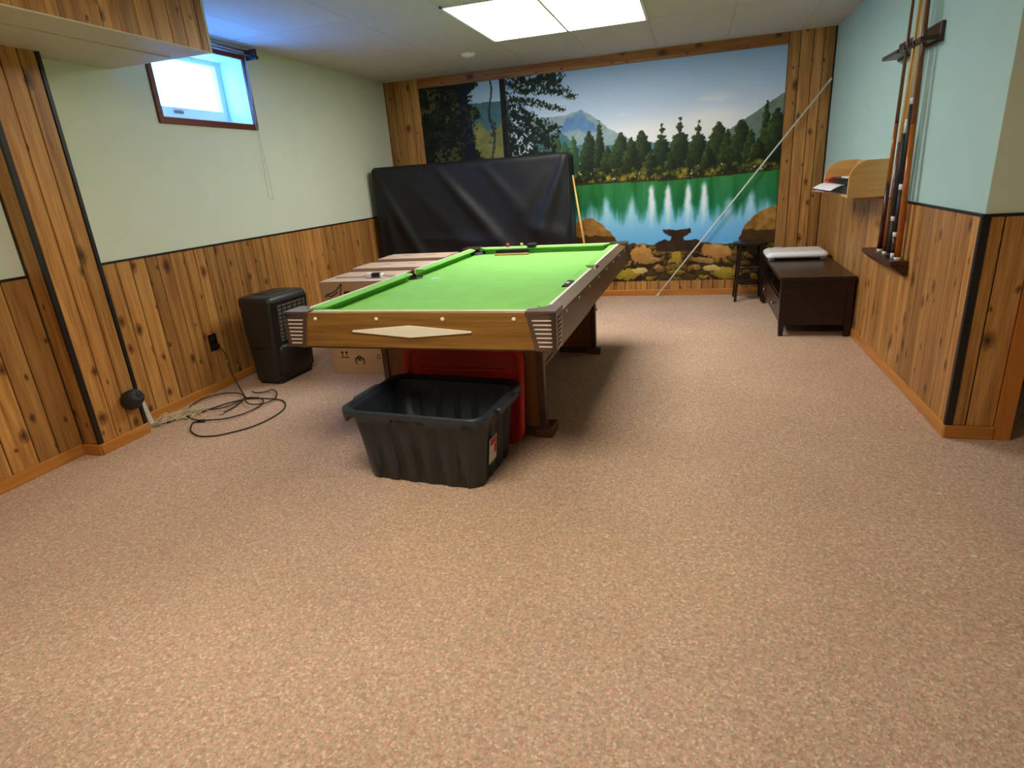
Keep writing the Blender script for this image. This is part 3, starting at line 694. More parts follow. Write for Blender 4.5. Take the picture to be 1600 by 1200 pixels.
    for y in (-0.68, 0.80):
        bl(MB().box(-0.415, 0.415, y - 0.014, y + 0.014, 0.03, ZB + 0.02), 'leg_panel', 'walnut_z')
        bl(MB().box(-0.42, 0.42, y - 0.022, y + 0.022, 0.012, 0.055), 'base_rail', 'pole')
        for s in (-1, 1):
            bl(MB().box(s * 0.43 - 0.016, s * 0.43 + 0.016, y - 0.022, y + 0.022, 0.02, ZB + 0.02), 'leg', 'pole', bevel=0.003)
            bl(MB().box(s * 0.432 - 0.046, s * 0.432 + 0.046, y - 0.03, y + 0.11 if y < 0 else y + 0.03, 0.0, 0.05), 'foot', 'foot', bevel=0.008)
    return t
pt = pool_table()

# things lying on the table
M['pine'] = wood('pale_wood', (184, 132, 66), (214, 164, 92), 'X', False, 0.45, 0.1)
M['bristle'] = plain('black_bristle', (20, 19, 18), 0.8, var=0.2, scale=200)
br = thing('table_brush', (-1.30, 4.43, 0.714), 'pool table brush with wooden back and black bristles against far cushion', 'brush', rz=math.radians(-1.3))
MB().box(-0.14, 0.13, -0.025, 0.0, 0.0, 0.014).build('handle', 'pine', br, bevel=0.005, local=True)
MB().box(-0.135, 0.125, -0.004, 0.03, 0.012, 0.04).build('bristles', 'bristle', br, bevel=0.004, local=True)
def chalk(x, y, z, rgb, word):
    t = thing('chalk_cube', (x, y, z), word + ' cue chalk cube on the far rail', 'chalk', 'chalk cubes on the far rail', rz=0.3)
    m = plain('chalk_' + word, rgb, 0.9)
    MB().box(-0.012, 0.012, -0.012, 0.012, 0, 0.018).build('paper_wrap', m, t, bevel=0.001, local=True)
    MB().box(-0.0115, 0.0115, -0.0115, 0.0115, 0.018, 0.024).build('chalk_face', plain('chalk_face_' + word, tuple(min(255, v + 30) for v in rgb), 0.95), t, bevel=0.003, local=True)
chalk(-1.375, 4.56, 0.7615, (196, 60, 44), 'red'); chalk(-1.26, 4.558, 0.7615, (232, 190, 110), 'yellow')
bp = thing('black_pouch', (-1.17, 4.52, 0.7615), 'small black pouch lying on far rail beside yellow chalk', 'pouch')
MB().loft([rrect(0, 0, 0.055, 0.09, 0.02, 0.0), rrect(0, 0, 0.075, 0.1, 0.025, 0.012), rrect(0, 0, 0.06, 0.085, 0.025, 0.024), rrect(0, 0, 0.02, 0.04, 0.008, 0.027)]).build('pouch_body', 'bristle', bp, local=True)
MB().box(-0.03, 0.03, -0.047, -0.043, 0.008, 0.013).build('zip', 'black', bp, local=True)
sl = thing('black_strap', (-0.573, 2.88, 0.7585), 'small dark folded strap lying on green right cushion', 'strap')
MB().prism([(-0.018, 0.0), (0.018, 0.0), (0.019, 0.004), (0.01, 0.008), (-0.006, 0.009), (-0.018, 0.006)], 1, -0.075, 0.075).build('folded_band', 'bristle', sl, bevel=0.004, local=True)
MB().box(-0.01, 0.008, -0.01, 0.012, 0.007, 0.011).build('buckle', 'chrome', sl, bevel=0.002, local=True)
cp = MB().box(-1.54, -1.475, 3.40, 3.425, 0.7142, 0.7162).build('paper_scrap', 'white'); set_props(cp, 'small white paper scrap on green cloth near left side pocket', 'paper')

# ------------------------------------------------------------------ storage tote and its lid
M['tote'] = plain('charcoal_plastic', (42, 50, 62), 0.42, var=0.05)
M['lid'] = plain('red_plastic', (196, 30, 16), 0.35, var=0.06)
M['sticker'] = plain('sticker_white', (224, 220, 212), 0.5)
M['sticker_red'] = plain('sticker_red', (190, 50, 40), 0.5)
def tote():
    t = thing('storage_tote', (-1.118, 2.36, 0), 'empty charcoal plastic storage tote standing in front of pool table', 'storage tote', rz=math.radians(-4.5))
    def ring(w, d, r, z, rib=0.0, n=8, k=60, zf=None):
        pts = rrect(0, 0, w, d, r, z, n, k); out = []
        for (x, y, zz) in pts:
            if rib:
                q = abs(x) < w / 2 - r * 0.9; u = x if q else y
                f = max(0, min(1, 0.5 + 2.5 * math.sin((u + 0.02) * 2 * math.pi / 0.098)))
                s = 1 - (rib * f) / (d / 2 if q else w / 2)
                if q: y *= s
                else: x *= s
            out.append((x, y, zz if zf is None else zf(x, y, zz)))
        return out
    m = MB()
    outer = [ring(0.555, 0.375, 0.06, 0.0), ring(0.575, 0.395, 0.06, 0.008, 0.01), ring(0.636, 0.452, 0.06, 0.285, 0.01), ring(0.64, 0.456, 0.07, 0.30)]
    inner = [ring(0.642, 0.458, 0.07, 0.348), ring(0.63, 0.446, 0.066, 0.335), ring(0.56, 0.38, 0.06, 0.012)]
    m.loft(outer + inner, True, True, True)
    m.build('tub', 'tote', t, local=True)
    # rim: flange with a scalloped skirt
    sk = lambda x, y, z: z - (0.024 if (abs(x) < 0.30 and (abs(abs(x) - 0.17) < 0.085)) or abs(x) > 0.30 else 0.0)
    rim = [ring(0.648, 0.464, 0.072, 0.325), ring(0.694, 0.51, 0.066, 0.326, zf=sk), ring(0.702, 0.518, 0.068, 0.328, zf=sk), ring(0.708, 0.524, 0.07, 0.345), ring(0.704, 0.520, 0.07, 0.356), ring(0.69, 0.506, 0.066, 0.360), ring(0.655, 0.471, 0.074, 0.352), ring(0.642, 0.458, 0.07, 0.346)]
    m = MB(); m.loft(rim, True, False, False)
    m.build('rim', 'tote', t, local=True)
    for s in (-1, 1):
        MB().loft([rrect(s * 0.362, 0, 0.03, 0.2, 0.012, 0.328), rrect(s * 0.362, 0, 0.036, 0.21, 0.015, 0.34), rrect(s * 0.36, 0, 0.03, 0.2, 0.012, 0.352)]).build('handle', 'tote', t, local=True)
    st = MB(); f = lambda z: 0.2875 + 0.0305 * (z - 0.008) / 0.277 + 0.0015
    x0, x1 = f(0.08), f(0.2)
    st.add([(x0, -0.10, 0.08), (x0, -0.02, 0.08), (x1, -0.02, 0.2), (x1, -0.10, 0.2), (x0 - 0.004, -0.10, 0.08), (x0 - 0.004, -0.02, 0.08), (x1 - 0.004, -0.02, 0.2), (x1 - 0.004, -0.10, 0.2)],
           [(0, 1, 2, 3), (7, 6, 5, 4), (0, 4, 5, 1), (1, 5, 6, 2), (2, 6, 7, 3), (3, 7, 4, 0)])
    sk_ = st.build('label_sticker', 'sticker', t, local=True)
    for (ya, yb, za, zb) in ((-0.095, -0.025, 0.165, 0.195), (-0.05, -0.025, 0.115, 0.16)):
        q = MB(); a, c = f(za) + 0.0008, f(zb) + 0.0008
        q.add([(a, ya, za), (a, yb, za), (c, yb, zb), (c, ya, zb)], [(0, 1, 2, 3)]); q.build('sticker_print', 'sticker_red', sk_, local=True)
    return t
tote()
def lid():
    t = thing('tote_lid', (-1.105, 2.645, 0), 'red plastic tote lid leaning upright against pool table leg panel', 'lid', rz=math.radians(-1.3))
    lean = math.radians(9)
    def place(pts): # pts in lid plane: u across, v up, n towards the camera
        return [(u, v * math.sin(lean) - n * math.cos(lean), v * math.cos(lean) + n * math.sin(lean)) for u, v, n in pts]
    def ring(w, h, r, n): return place([(x, y + 0.253, n) for x, y, _ in rrect(0, 0, w, h, r, 0, 8)])
    MB().loft([ring(0.65, 0.50, 0.07, -0.012), ring(0.66, 0.505, 0.075, 0.0), ring(0.66, 0.505, 0.075, 0.014), ring(0.645, 0.49, 0.07, 0.02), ring(0.585, 0.43, 0.055, 0.02), ring(0.57, 0.415, 0.05, 0.006)]).build('lid_shell', 'lid', t, local=True)
    for u in (-0.19, 0.0, 0.19):
        MB().loft([place([(u + x, 0.492 + y, 0.018) for x, y, _ in rrect(0, 0, 0.035, 0.012, 0.005, 0)]), place([(u + x, 0.492 + y, 0.024) for x, y, _ in rrect(0, 0, 0.03, 0.008, 0.003, 0)])]).build('lid_notch', 'pocket', t, local=True)
    for v in (0.13, 0.25, 0.37):
        MB().loft([place([(x, v + y, 0.005) for x, y, _ in rrect(0, 0, 0.48, 0.022, 0.01, 0)]), place([(x, v + y, 0.012) for x, y, _ in rrect(0, 0, 0.47, 0.012, 0.005, 0)])]).build('lid_rib', 'lid', t, local=True)
lid()

# ------------------------------------------------------------------ cardboard boxes
M['card'] = plain('cardboard', (186, 150, 112), 0.85, var=0.05, scale=7)
M['card_top'] = plain('cardboard_top', (200, 172, 146), 0.85, var=0.05, scale=7)
M['ink'] = plain('black_ink', (30, 24, 22), 0.8)
M['tape'] = plain('packing_tape', (196, 164, 124), 0.3)
def cbox(x0, x1, y0, y1, h, label, rz=0.0):
    t = thing('cardboard_box', ((x0 + x1) / 2, (y0 + y1) / 2, 0), label, 'cardboard box', 'cardboard boxes beside the pool table', rz=rz)
    w, d = (x1 - x0) / 2, (y1 - y0) / 2
    MB().box(-w, w, -d, d, 0, h - 0.008).build('carton', 'card', t, local=True, bevel=0.003)
    for s in (-1, 1):
        m = MB(); n = 14; g = 0.0015
        top = []
        for i in range(n + 1):
            u = -w + 2 * w * i / n
            top.append((u, h + 0.002 * math.sin(i * 1.3 + s)))
        for i in range(n):
            (ua, za), (ub, zb) = top[i], top[i + 1]; ya, yb = (s * g, s * d)
            m.add([(ua, ya, h - 0.006), (ub, ya, h - 0.006), (ub, yb, h - 0.006), (ua, yb, h - 0.006), (ua, ya, za + 0.004), (ub, ya, zb + 0.004), (ub, yb, h), (ua, yb, h)],
                  [(0, 1, 2, 3), (4, 5, 6, 7), (0, 1, 5, 4), (2, 3, 7, 6)] + ([(0, 3, 7, 4)] if i == 0 else []) + ([(1, 2, 6, 5)] if i == n - 1 else []))
        m.build('flap', 'card_top', t, local=True)
    MB().box(-w - 0.0008, -w + 0.0002, -0.025, 0.025, h - 0.09, h - 0.004).build('tape', 'tape', t, local=True)
    return t
b1 = cbox(-2.50, -1.86, 3.64, 4.07, 0.672, 'tall cardboard box with black script writing beside pool table, nearest of three')
cbox(-2.49, -1.86, 4.09, 4.40, 0.695, 'middle cardboard box of three beside pool table')
cbox(-2.45, -1.86, 4.43, 4.74, 0.715, 'farthest of three cardboard boxes, next to black covered object')
# script lettering on the nearest box: thin ink strokes on its front face
def ink(strokes, w, y, name, parent):
    m = MB(); off = OFF[parent.name]
    for st in strokes:
        pts = spline([(x, 0, z) for x, z in st], 6)
        for i in range(len(pts) - 1):
            a, c = pts[i], pts[i + 1]; d = (c - a)
            if d.length < 1e-6: continue
            nrm = Vector((-d.z, 0, d.x)).normalized() * w / 2
            e = d.normalized() * w * 0.3
            q = [a - e + nrm, c + e + nrm, c + e - nrm, a - e - nrm]
            vs = [(p.x, y, p.z) for p in q] + [(p.x, y - 0.0008, p.z) for p in q]
            m.add(vs, [(0, 1, 2, 3), (7, 6, 5, 4), (0, 4, 5, 1), (1, 5, 6, 2), (2, 6, 7, 3), (3, 7, 4, 0)])
    return m.build(name, 'ink', parent)
yf = 3.64
ink([[(-2.452, 0.562), (-2.46, 0.572), (-2.445, 0.583), (-2.41, 0.592), (-2.37, 0.612), (-2.335, 0.645), (-2.325, 0.65), (-2.335, 0.61), (-2.345, 0.575)],
     [(-2.445, 0.585), (-2.43, 0.57), (-2.40, 0.575), (-2.36, 0.60)],
     [(-2.31, 0.575), (-2.302, 0.602), (-2.30, 0.59), (-2.285, 0.603), (-2.282, 0.585), (-2.268, 0.603), (-2.262, 0.578), (-2.25, 0.578)],
     [(-2.245, 0.588), (-2.222, 0.594), (-2.228, 0.604), (-2.242, 0.594), (-2.236, 0.578), (-2.215, 0.58)],
     [(-2.205, 0.576), (-2.20, 0.602), (-2.196, 0.592), (-2.18, 0.603)]], 0.0075, yf, 'lettering', b1)
ink([[(-2.405, 0.545), (-2.42, 0.552), (-2.438, 0.545), (-2.425, 0.532), (-2.41, 0.52), (-2.43, 0.508), (-2.45, 0.512)], [(-2.385, 0.545), (-2.392, 0.51), (-2.38, 0.508)]], 0.0065, yf, 'lettering', b1)
# small handling symbols low on the carton
ink([[(-2.405, 0.13), (-2.405, 0.165)], [(-2.412, 0.155), (-2.405, 0.167), (-2.398, 0.155)], [(-2.37, 0.13), (-2.37, 0.165)], [(-2.377, 0.155), (-2.37, 0.167), (-2.363, 0.155)], [(-2.42, 0.122), (-2.355, 0.122)]], 0.006, yf, 'symbol', b1)
ink([[(-2.30, 0.075), (-2.30, 0.115), (-2.24, 0.115), (-2.24, 0.075)], [(-2.30, 0.11), (-2.27, 0.135), (-2.24, 0.11)], [(-2.285, 0.1), (-2.27, 0.108), (-2.255, 0.1)], [(-2.295, 0.118), (-2.245, 0.118)]], 0.008, yf, 'symbol', b1)
ink([[(-2.13, 0.12), (-2.115, 0.15), (-2.10, 0.12), (-2.13, 0.12)]], 0.004, yf, 'symbol', b1)
ad = thing('power_adapter', (-2.12, 3.76, 0.677), 'white power adapter with black label and cord on nearest cardboard box', 'adapter', rz=0.05)
MB().box(-0.06, 0.06, -0.024, 0.024, 0, 0.03).build('adapter_case', 'white', ad, bevel=0.005, local=True)
MB().box(-0.015, 0.048, -0.0255, 0.0255, 0.004, 0.0312).build('label_band', 'black', ad, bevel=0.001, local=True)
M['cord_grey'] = plain('grey_cord', (120, 108, 104), 0.6)
MB().tube(spline([(-0.06, 0, 0.012), (-0.1, -0.005, 0.005), (-0.17, 0.012, 0.004), (-0.25, 0.02, 0.004), (-0.31, 0.012, 0.004)], 6), 0.003).build('cord', 'cord_grey', ad, local=True)
MB().tube(spline([(0.06, 0, 0.012), (0.09, 0.002, 0.005), (0.13, -0.01, 0.004), (0.18, 0.0, 0.004)], 6), 0.003).build('cord', 'cord_grey', ad, local=True)

# ------------------------------------------------------------------ dehumidifier
M['dehum'] = plain('dark_grey_plastic', (38, 38, 36), 0.42, var=0.05)
M['grille'] = plain('grey_grille', (92, 92, 84), 0.6, var=0.12, scale=30)
def dehumidifier():
    t = thing('dehumidifier', (-2.845, 3.555, 0), 'black portable dehumidifier with grey grille standing by left wall', 'dehumidifier', rz=math.radians(-4))
    def sec(z, xl, xr, d):   # ring
        return rrect((xl + xr) / 2, 0, xr - xl, d, 0.035, z, 6)
    rings = [sec(0.012, -0.105, 0.095, 0.36), sec(0.03, -0.112, 0.105, 0.38), sec(0.3, -0.122, 0.122, 0.395), sec(0.58, -0.135, 0.150, 0.40), sec(0.612, -0.13, 0.142, 0.395), sec(0.622, -0.115, 0.125, 0.37), sec(0.624, -0.05, 0.05, 0.2)]
    MB().loft(rings).build('housing', 'dehum', t, local=True)
    MB().loft([rrect(0, 0, 0.2, 0.36, 0.03, 0.0), rrect(0, 0, 0.2, 0.36, 0.03, 0.014)]).build('base', 'black', t, local=True)
    # black front frame, grille panel with bars, bulging water tank
    def fx(z): return 0.105 + (0.150 - 0.105) * (z - 0.03) / 0.55
    def slab(y0, y1, z0, z1, a, b): # follows the front slope
        return MB().add([(fx(z0) + a, y0, z0), (fx(z0) + a, y1, z0), (fx(z1) + a, y1, z1), (fx(z1) + a, y0, z1), (fx(z0) + b, y0, z0), (fx(z0) + b, y1, z0), (fx(z1) + b, y1, z1), (fx(z1) + b, y0, z1)],
                        [(0, 1, 2, 3), (7, 6, 5, 4), (0, 4, 5, 1), (1, 5, 6, 2), (2, 6, 7, 3), (3, 7, 4, 0)])
    slab(-0.18, 0.18, 0.05, 0.585, -0.01, 0.006).build('front_frame', 'black', t, bevel=0.006, local=True)
    gp = slab(-0.135, 0.15, 0.30, 0.555, 0.0, 0.009).build('grille', 'grille', t, bevel=0.002, local=True)
    for k in range(9):
        z = 0.318 + k * 0.0275
        slab(-0.132, 0.147, z, z + 0.006, 0.008, 0.013).build('grille_bar', 'dehum', gp, local=True)
    for k in range(5):
        y = -0.10 + k * 0.053
        slab(y, y + 0.005, 0.302, 0.553, 0.008, 0.014).build('grille_bar', 'dehum', gp, local=True)
    tk = []
    for z, g, dd in ((0.05, 0.012, 0.30), (0.08, 0.03, 0.34), (0.2, 0.045, 0.35), (0.26, 0.035, 0.34), (0.285, 0.01, 0.31)):
        ring = []
        for i in range(13):
            u = -1 + 2 * i / 12; ring.append((fx(z) + g * (1 - u ** 4) ** 0.5 if abs(u) < 1 else fx(z), u * dd / 2, z))
        ring += [(fx(z) - 0.01, dd / 2, z), (fx(z) - 0.01, -dd / 2, z)]
        tk.append(ring)
    MB().loft(tk).build('water_tank', 'black', t, local=True)
    MB().box(-0.055, 0.045, -0.203, -0.19, 0.255, 0.272).build('side_grip', 'pocket', t, bevel=0.003, local=True)
    MB().box(-0.06, 0.06, -0.1, 0.1, 0.622, 0.628).build('control_panel', 'black', t, bevel=0.003, local=True)
dehumidifier()

# ------------------------------------------------------------------ big black covered object
M['cover'] = plain('black_cover', (28, 29, 31), 0.5, var=0.08, scale=6, bump=0.12, bscale=300, spec=0.3)
def covered():
    x0, x1, y0, y1, zt = -3.10, -1.088, 5.70, 5.95, 1.455
    t = thing('covered_table', ((x0 + x1) / 2, (y0 + y1) / 2, 0), 'large upright object under black fabric cover in front of mural', 'covered table')
    nxf, nz = 110, 60
    ridges = [(-3.06, 1.40, -2.62, 0.55, 0.022, 0.05), (-2.42, 1.44, -1.72, 0.62, 0.024, 0.06), (-1.12, 1.42, -1.38, 0.75, 0.028, 0.06), (-3.0, 1.2, -2.9, 0.4, 0.012, 0.05), (-1.95, 1.44, -1.55, 0.95, 0.012, 0.06),
              (-2.7, 1.3, -2.0, 0.5, 0.012, 0.09), (-1.55, 0.85, -1.15, 0.7, 0.014, 0.07), (-2.6, 0.75, -1.9, 0.68, 0.012, 0.06), (-1.3, 1.3, -1.9, 0.6, 0.010, 0.09)]
    def dent(x, z):
        d = 0.0
        for xa, za, xb, zb, amp, w in ridges:
            dx, dz = xb - xa, zb - za; q = ((x - xa) * dx + (z - za) * dz) / (dx * dx + dz * dz)
            qq = max(0, min(1, q)); px, pz = xa + dx * qq, za + dz * qq
            d += 1.5 * amp * math.exp(-((x - px) ** 2 + (z - pz) ** 2) / (w * (0.5 + 0.8 * qq)) ** 2) * min(1, 0.35 + qq * 1.6)
        return d
    rings = []
    zl = [0.01 + (zt - 0.05) * i / nz for i in range(nz + 1)] + [zt - 0.022, zt - 0.008, zt]
    for z in zl:
        k = max(0, (z - (zt - 0.04)) / 0.04); ins = 0.022 * k * k
        flare = 0.012 * (1 - z / zt)
        a, c, e, f = x0 + ins - flare, x1 - ins + flare, y0 + ins - flare, y1 - ins
        ring = [(a, f, z)]
        for j in range(1, 5): ring.append((a, f + (e + 0.03 - f) * j / 5, z))
        ring += [(a, e + 0.03, z), (a + 0.009, e + 0.009, z), (a + 0.03, e, z)]
        for j in range(1, nxf):
            x = a + 0.03 + (c - a - 0.06) * j / nxf
            ring.append((x, e - dent(x, z) * (1 - k) + 0.004 * math.sin(x * 9 + z * 5), z))
        ring += [(c - 0.03, e, z), (c - 0.009, e + 0.009, z), (c, e + 0.03, z)]
        for j in range(1, 5): ring.append((c, e + 0.03 + (f - e - 0.03) * j / 5, z))
        ring.append((c, f, z))
        sag = lambda x: -0.012 * math.sin(math.pi * (x - x0) / (x1 - x0)) * k
        rings.append([(px, py, pz + sag(px)) for px, py, pz in ring])
    MB().loft(rings).build('cover', 'cover', t)
    # seams of the cover and two castors under it
    MB().tube([(x0 + 0.012, y0 + 0.01, 0.05), (x0 + 0.012, y0 + 0.01, zt - 0.03)], 0.004, 6).build('cover_seam', 'cover', t)
    MB().tube([(x1 - 0.006, y0 + 0.004, 0.05), (x1 - 0.008, y0 + 0.006, zt - 0.03)], 0.004, 6).build('cover_seam', 'cover', t)
    for x in (x0 + 0.25, x1 - 0.25):
        MB().cyl((x - 0.012, y0 + 0.12, 0.03), (x + 0.012, y0 + 0.12, 0.03), 0.03).build('castor', 'black', t)
covered()

# ------------------------------------------------------------------ leaning sticks
def cue_parts(t, p0, p1, segs, bumper='white', n=14):
    """segs: list of (name, material, from, to, r0, r1) in metres along the stick"""
    p0, p1 = Vector(p0), Vector(p1); d = (p1 - p0).normalized()
    for name, mat, a, c, r0, r1 in segs:
        MB().cyl(p0 + d * a, p0 + d * c, r0, r1, n).build(name, mat, t)
M['maple'] = plain('maple_shaft', (226, 180, 104), 0.35, var=0.06, scale=30)
ys = thing('wooden_cue', (-0.865, 5.64, 0), 'yellow wooden cue leaning against black covered object', 'cue')
cue_parts(ys, (-0.865, 5.64, 0.008), (-1.074, 5.81, 1.245), [('bumper', 'black', -0.006, 0.02, 0.013, 0.014), ('butt', 'maple', 0.02, 0.45, 0.014, 0.012), ('shaft', 'maple', 0.45, 1.25, 0.012, 0.0075), ('tip', 'white', 1.25, 1.268, 0.0075, 0.007)])
wr = thing('white_rod', (-0.323, 6.30, 0), 'long thin white rod leaning diagonally across mural into corner', 'rod')
p0, p1 = Vector((-0.323, 6.30, 0.008)), Vector((1.132, 6.325, 1.888))
dd = (p1 - p0).normalized()
MB().cyl(p0, p1, 0.0075, 0.0075, 10).build('tube', 'white', wr)
MB().cyl(p1 - dd * 0.03, p1 + dd * 0.004, 0.009, 0.009, 10).build('end_cap', 'white', wr)
MB().cyl(p0 - dd * 0.004, p0 + dd * 0.03, 0.009, 0.009, 10).build('end_cap', 'white', wr)

# ------------------------------------------------------------------ low dark cabinet, scanner, plant stand
M['espresso'] = wood('espresso_wood', (26, 14, 12), (38, 22, 18), 'Y', False, 0.28, 0.05)
def tv_bench():
    x0, x1, y0, y1, zt = 0.645, 1.128, 4.73, 5.95, 0.445
    t = thing('media_bench', ((x0 + x1) / 2, (y0 + y1) / 2, 0), 'low dark brown media bench against right wall', 'bench')
    MB().box(x0 - 0.012, x1 + 0.005, y0 - 0.015, y1 + 0.015, zt - 0.028, zt).build('top', 'espresso', t, bevel=0.003)
    for x in (x0 + 0.02, x1 - 0.022):
        for y in (y0 + 0.02, y1 - 0.02):
            m = MB(); a, c = 0.022, 0.016
            m.loft([[(x - c, y - c, 0), (x + c, y - c, 0), (x + c, y + c, 0), (x - c, y + c, 0)], [(x - a, y - a, 0.12), (x + a, y - a, 0.12), (x + a, y + a, 0.12), (x - a, y + a, 0.12)], [(x - a, y - a, zt - 0.028), (x + a, y - a, zt - 0.028), (x + a, y + a, zt - 0.028), (x - a, y + a, zt - 0.028)]], smooth=False)
            m.build('leg', 'espresso', t)
    for y in (y0 + 0.012, y1 - 0.028): MB().box(x0 + 0.03, x1 - 0.03, y, y + 0.016, 0.085, zt - 0.028).build('end_panel', 'espresso', t)
    MB().box(x1 - 0.03, x1 - 0.018, y0 + 0.03, y1 - 0.03, 0.085, zt - 0.028).build('back_panel', 'espresso', t)
    MB().box(x0 + 0.012, x1 - 0.03, y0 + 0.03, y1 - 0.03, 0.27, 0.286).build('shelf', 'espresso', t)
    MB().box(x0 + 0.012, x1 - 0.03, y0 + 0.03, y1 - 0.03, 0.085, 0.1).build('bottom_panel', 'espresso', t)
    ym = (y0 + y1) / 2
    MB().box(x0 + 0.012, x1 - 0.03, ym - 0.008, ym + 0.008, 0.286, zt - 0.028).build('divider', 'espresso', t)
    for a, c in ((y0 + 0.045, ym - 0.004), (ym + 0.004, y1 - 0.045)):
        dr = MB().box(x0 + 0.002, x0 + 0.02, a, c, 0.105, 0.266).build('drawer', 'espresso', t, bevel=0.002)
        MB().lathe([(0, 0), (0.006, 0), (0.006, 0.012), (0.012, 0.018), (0.011, 0.025), (0, 0.027)], (x0 + 0.002, (a + c) / 2, 0.19), (-1, 0, 0), 12).build('knob', 'chrome', dr)
tv_bench()
sc = thing('flatbed_scanner', (0.866, 5.73, 0.445), 'white flatbed scanner on far end of dark media bench', 'scanner')
M['scan'] = plain('white_plastic', (248, 248, 250), 0.3, var=0.02)
MB().loft([rrect(0, 0, 0.43, 0.30, 0.03, 0.0), rrect(0, 0, 0.43, 0.30, 0.03, 0.018)]).build('base', 'black', sc, local=True)
MB().loft([rrect(0, 0, 0.47, 0.34, 0.045, 0.018), rrect(0, 0, 0.485, 0.355, 0.05, 0.03), rrect(0, 0, 0.48, 0.35, 0.05, 0.05), rrect(0, 0.005, 0.43, 0.31, 0.04, 0.066), rrect(0, 0.005, 0.40, 0.28, 0.03, 0.067)]).build('lid', 'scan', sc, local=True)
M['lilac'] = plain('pale_grey_plastic', (190, 190, 204), 0.4)
MB().loft([rrect(-0.13, 0.1, 0.09, 0.03, 0.012, 0.066), rrect(-0.13, 0.1, 0.07, 0.02, 0.008, 0.078)]).build('hinge_bump', 'lilac', sc, local=True)
for s in (-1, 1): MB().loft([rrect(s * 0.2, -0.13, 0.05, 0.05, 0.015, 0.0), rrect(s * 0.2, -0.13, 0.05, 0.05, 0.015, 0.022)]).build('foot', 'lilac', sc, local=True)
def plant_stand():
    t = thing('plant_stand', (0.535, 6.12, 0), 'small dark wooden octagonal side table beside media bench', 'side table')
    m = MB(); R0 = 0.165
    oc = lambda r, z: [(r * math.cos(math.radians(22.5 + 45 * i)), r * math.sin(math.radians(22.5 + 45 * i)), z) for i in range(8)]
    MB().loft([oc(R0 - 0.006, 0.522), oc(R0, 0.528), oc(R0, 0.54), oc(R0 - 0.006, 0.545)], smooth=False).build('top', 'espresso', t, local=True)
    MB().loft([oc(0.128, 0.47), oc(0.128, 0.522)], smooth=False).build('apron', 'espresso', t, local=True)
    MB().loft([oc(0.125, 0.16), oc(0.125, 0.176)], smooth=False).build('lower_shelf', 'espresso', t, local=True)
    for sx in (-1, 1):
        for sy in (-1, 1):
            a, c, w = 0.118, 0.088, 0.012
            ring = lambda q, z: [(sx * q - w, sy * q - w, z), (sx * q + w, sy * q - w, z), (sx * q + w, sy * q + w, z), (sx * q - w, sy * q + w, z)]
            MB().loft([ring(a, 0), ring(c, 0.522)], smooth=False).build('leg', 'espresso', t, local=True)
    for s in (-1, 1):
        MB().box(-0.1, 0.1, s * 0.1 - 0.006, s * 0.1 + 0.006, 0.30, 0.318).build('stretcher', 'espresso', t, local=True)
        MB().box(s * 0.1 - 0.006, s * 0.1 + 0.006, -0.1, 0.1, 0.30, 0.318).build('stretcher', 'espresso', t, local=True)
plant_stand()

# ------------------------------------------------------------------ wall shelf with its contents
M['beech'] = wood('beech_veneer', (206, 156, 88), (226, 180, 110), 'X', False, 0.4, 0.05)
def wall_shelf():
    xw, xf, y0, y1, z0, z1 = R - 0.001, 0.934, 4.36, 5.13, 1.0, 1.222
    t = thing('wall_shelf', (xw, (y0 + y1) / 2, z0), 'light wood wall shelf with rounded sides on mint wall', 'shelf')
    r = 0.11
    prof = [(xw, z0), (xf, z0), (xf, z1 - r)] + [(xf + r - r * math.cos(math.radians(a)), z1 - r + r * math.sin(math.radians(a))) for a in range(10, 91, 10)] + [(xw, z1)]
    for y in (y0, y1 - 0.018):
        MB().prism(prof, 1, y, y + 0.018).build('side_panel', 'beech', t, bevel=0.002)
    MB().box(xf + 0.01, xw, y0 + 0.018, y1 - 0.018, z0 + 0.002, z0 + 0.018).build('bottom_board', 'beech', t)
    MB().box(xw - 0.016, xw, y0 + 0.018, y1 - 0.018, z0 + 0.018, z1 - 0.004).build('back_panel', 'beech', t)
wall_shelf()
M['darkgreen'] = plain('dark_green_card', (34, 44, 40), 0.5)
M['paper'] = plain('paper_white', (236, 232, 234), 0.7, var=0.03)
M['pinkpaper'] = plain('grey_pink_paper', (196, 180, 180), 0.7)
M['redplastic'] = plain('red_case', (214, 66, 44), 0.4)
gb = thing('storage_case', (1.03, 4.66, 1.018), 'dark green flat case at bottom of wall shelf', 'case')
MB().box(-0.085, 0.085, -0.26, 0.12, 0, 0.05).build('case_body', 'darkgreen', gb, bevel=0.004, local=True)
MB().box(-0.0865, -0.083, -0.1, -0.04, 0.02, 0.032).build('clasp', 'black', gb, local=True)
pp = thing('paper_stack', (1.0, 4.86, 1.018), 'loose white and grey papers sticking out over wall shelf edge', 'papers')
m = MB()
for k, (dz, tw) in enumerate(((0.0, 0.1), (0.003, -0.06))):
    c_, s_ = math.cos(tw), math.sin(tw)
    P = [(-0.135, -0.05), (0.1, -0.05), (0.1, 0.23), (-0.135, 0.23)]
    v = [(a * c_ - b_ * s_, a * s_ + b_ * c_ , 0.004 + dz) for a, b_ in P]; v2 = [(a, b_, z + 0.002) for a, b_, z in v]
    m.add(v + v2, [(3, 2, 1, 0), (4, 5, 6, 7), (0, 1, 5, 4), (1, 2, 6, 5), (2, 3, 7, 6), (3, 0, 4, 7)])
m.build('lower_sheets', 'pinkpaper', pp, local=True)
m = MB(); N = 10; vs = []
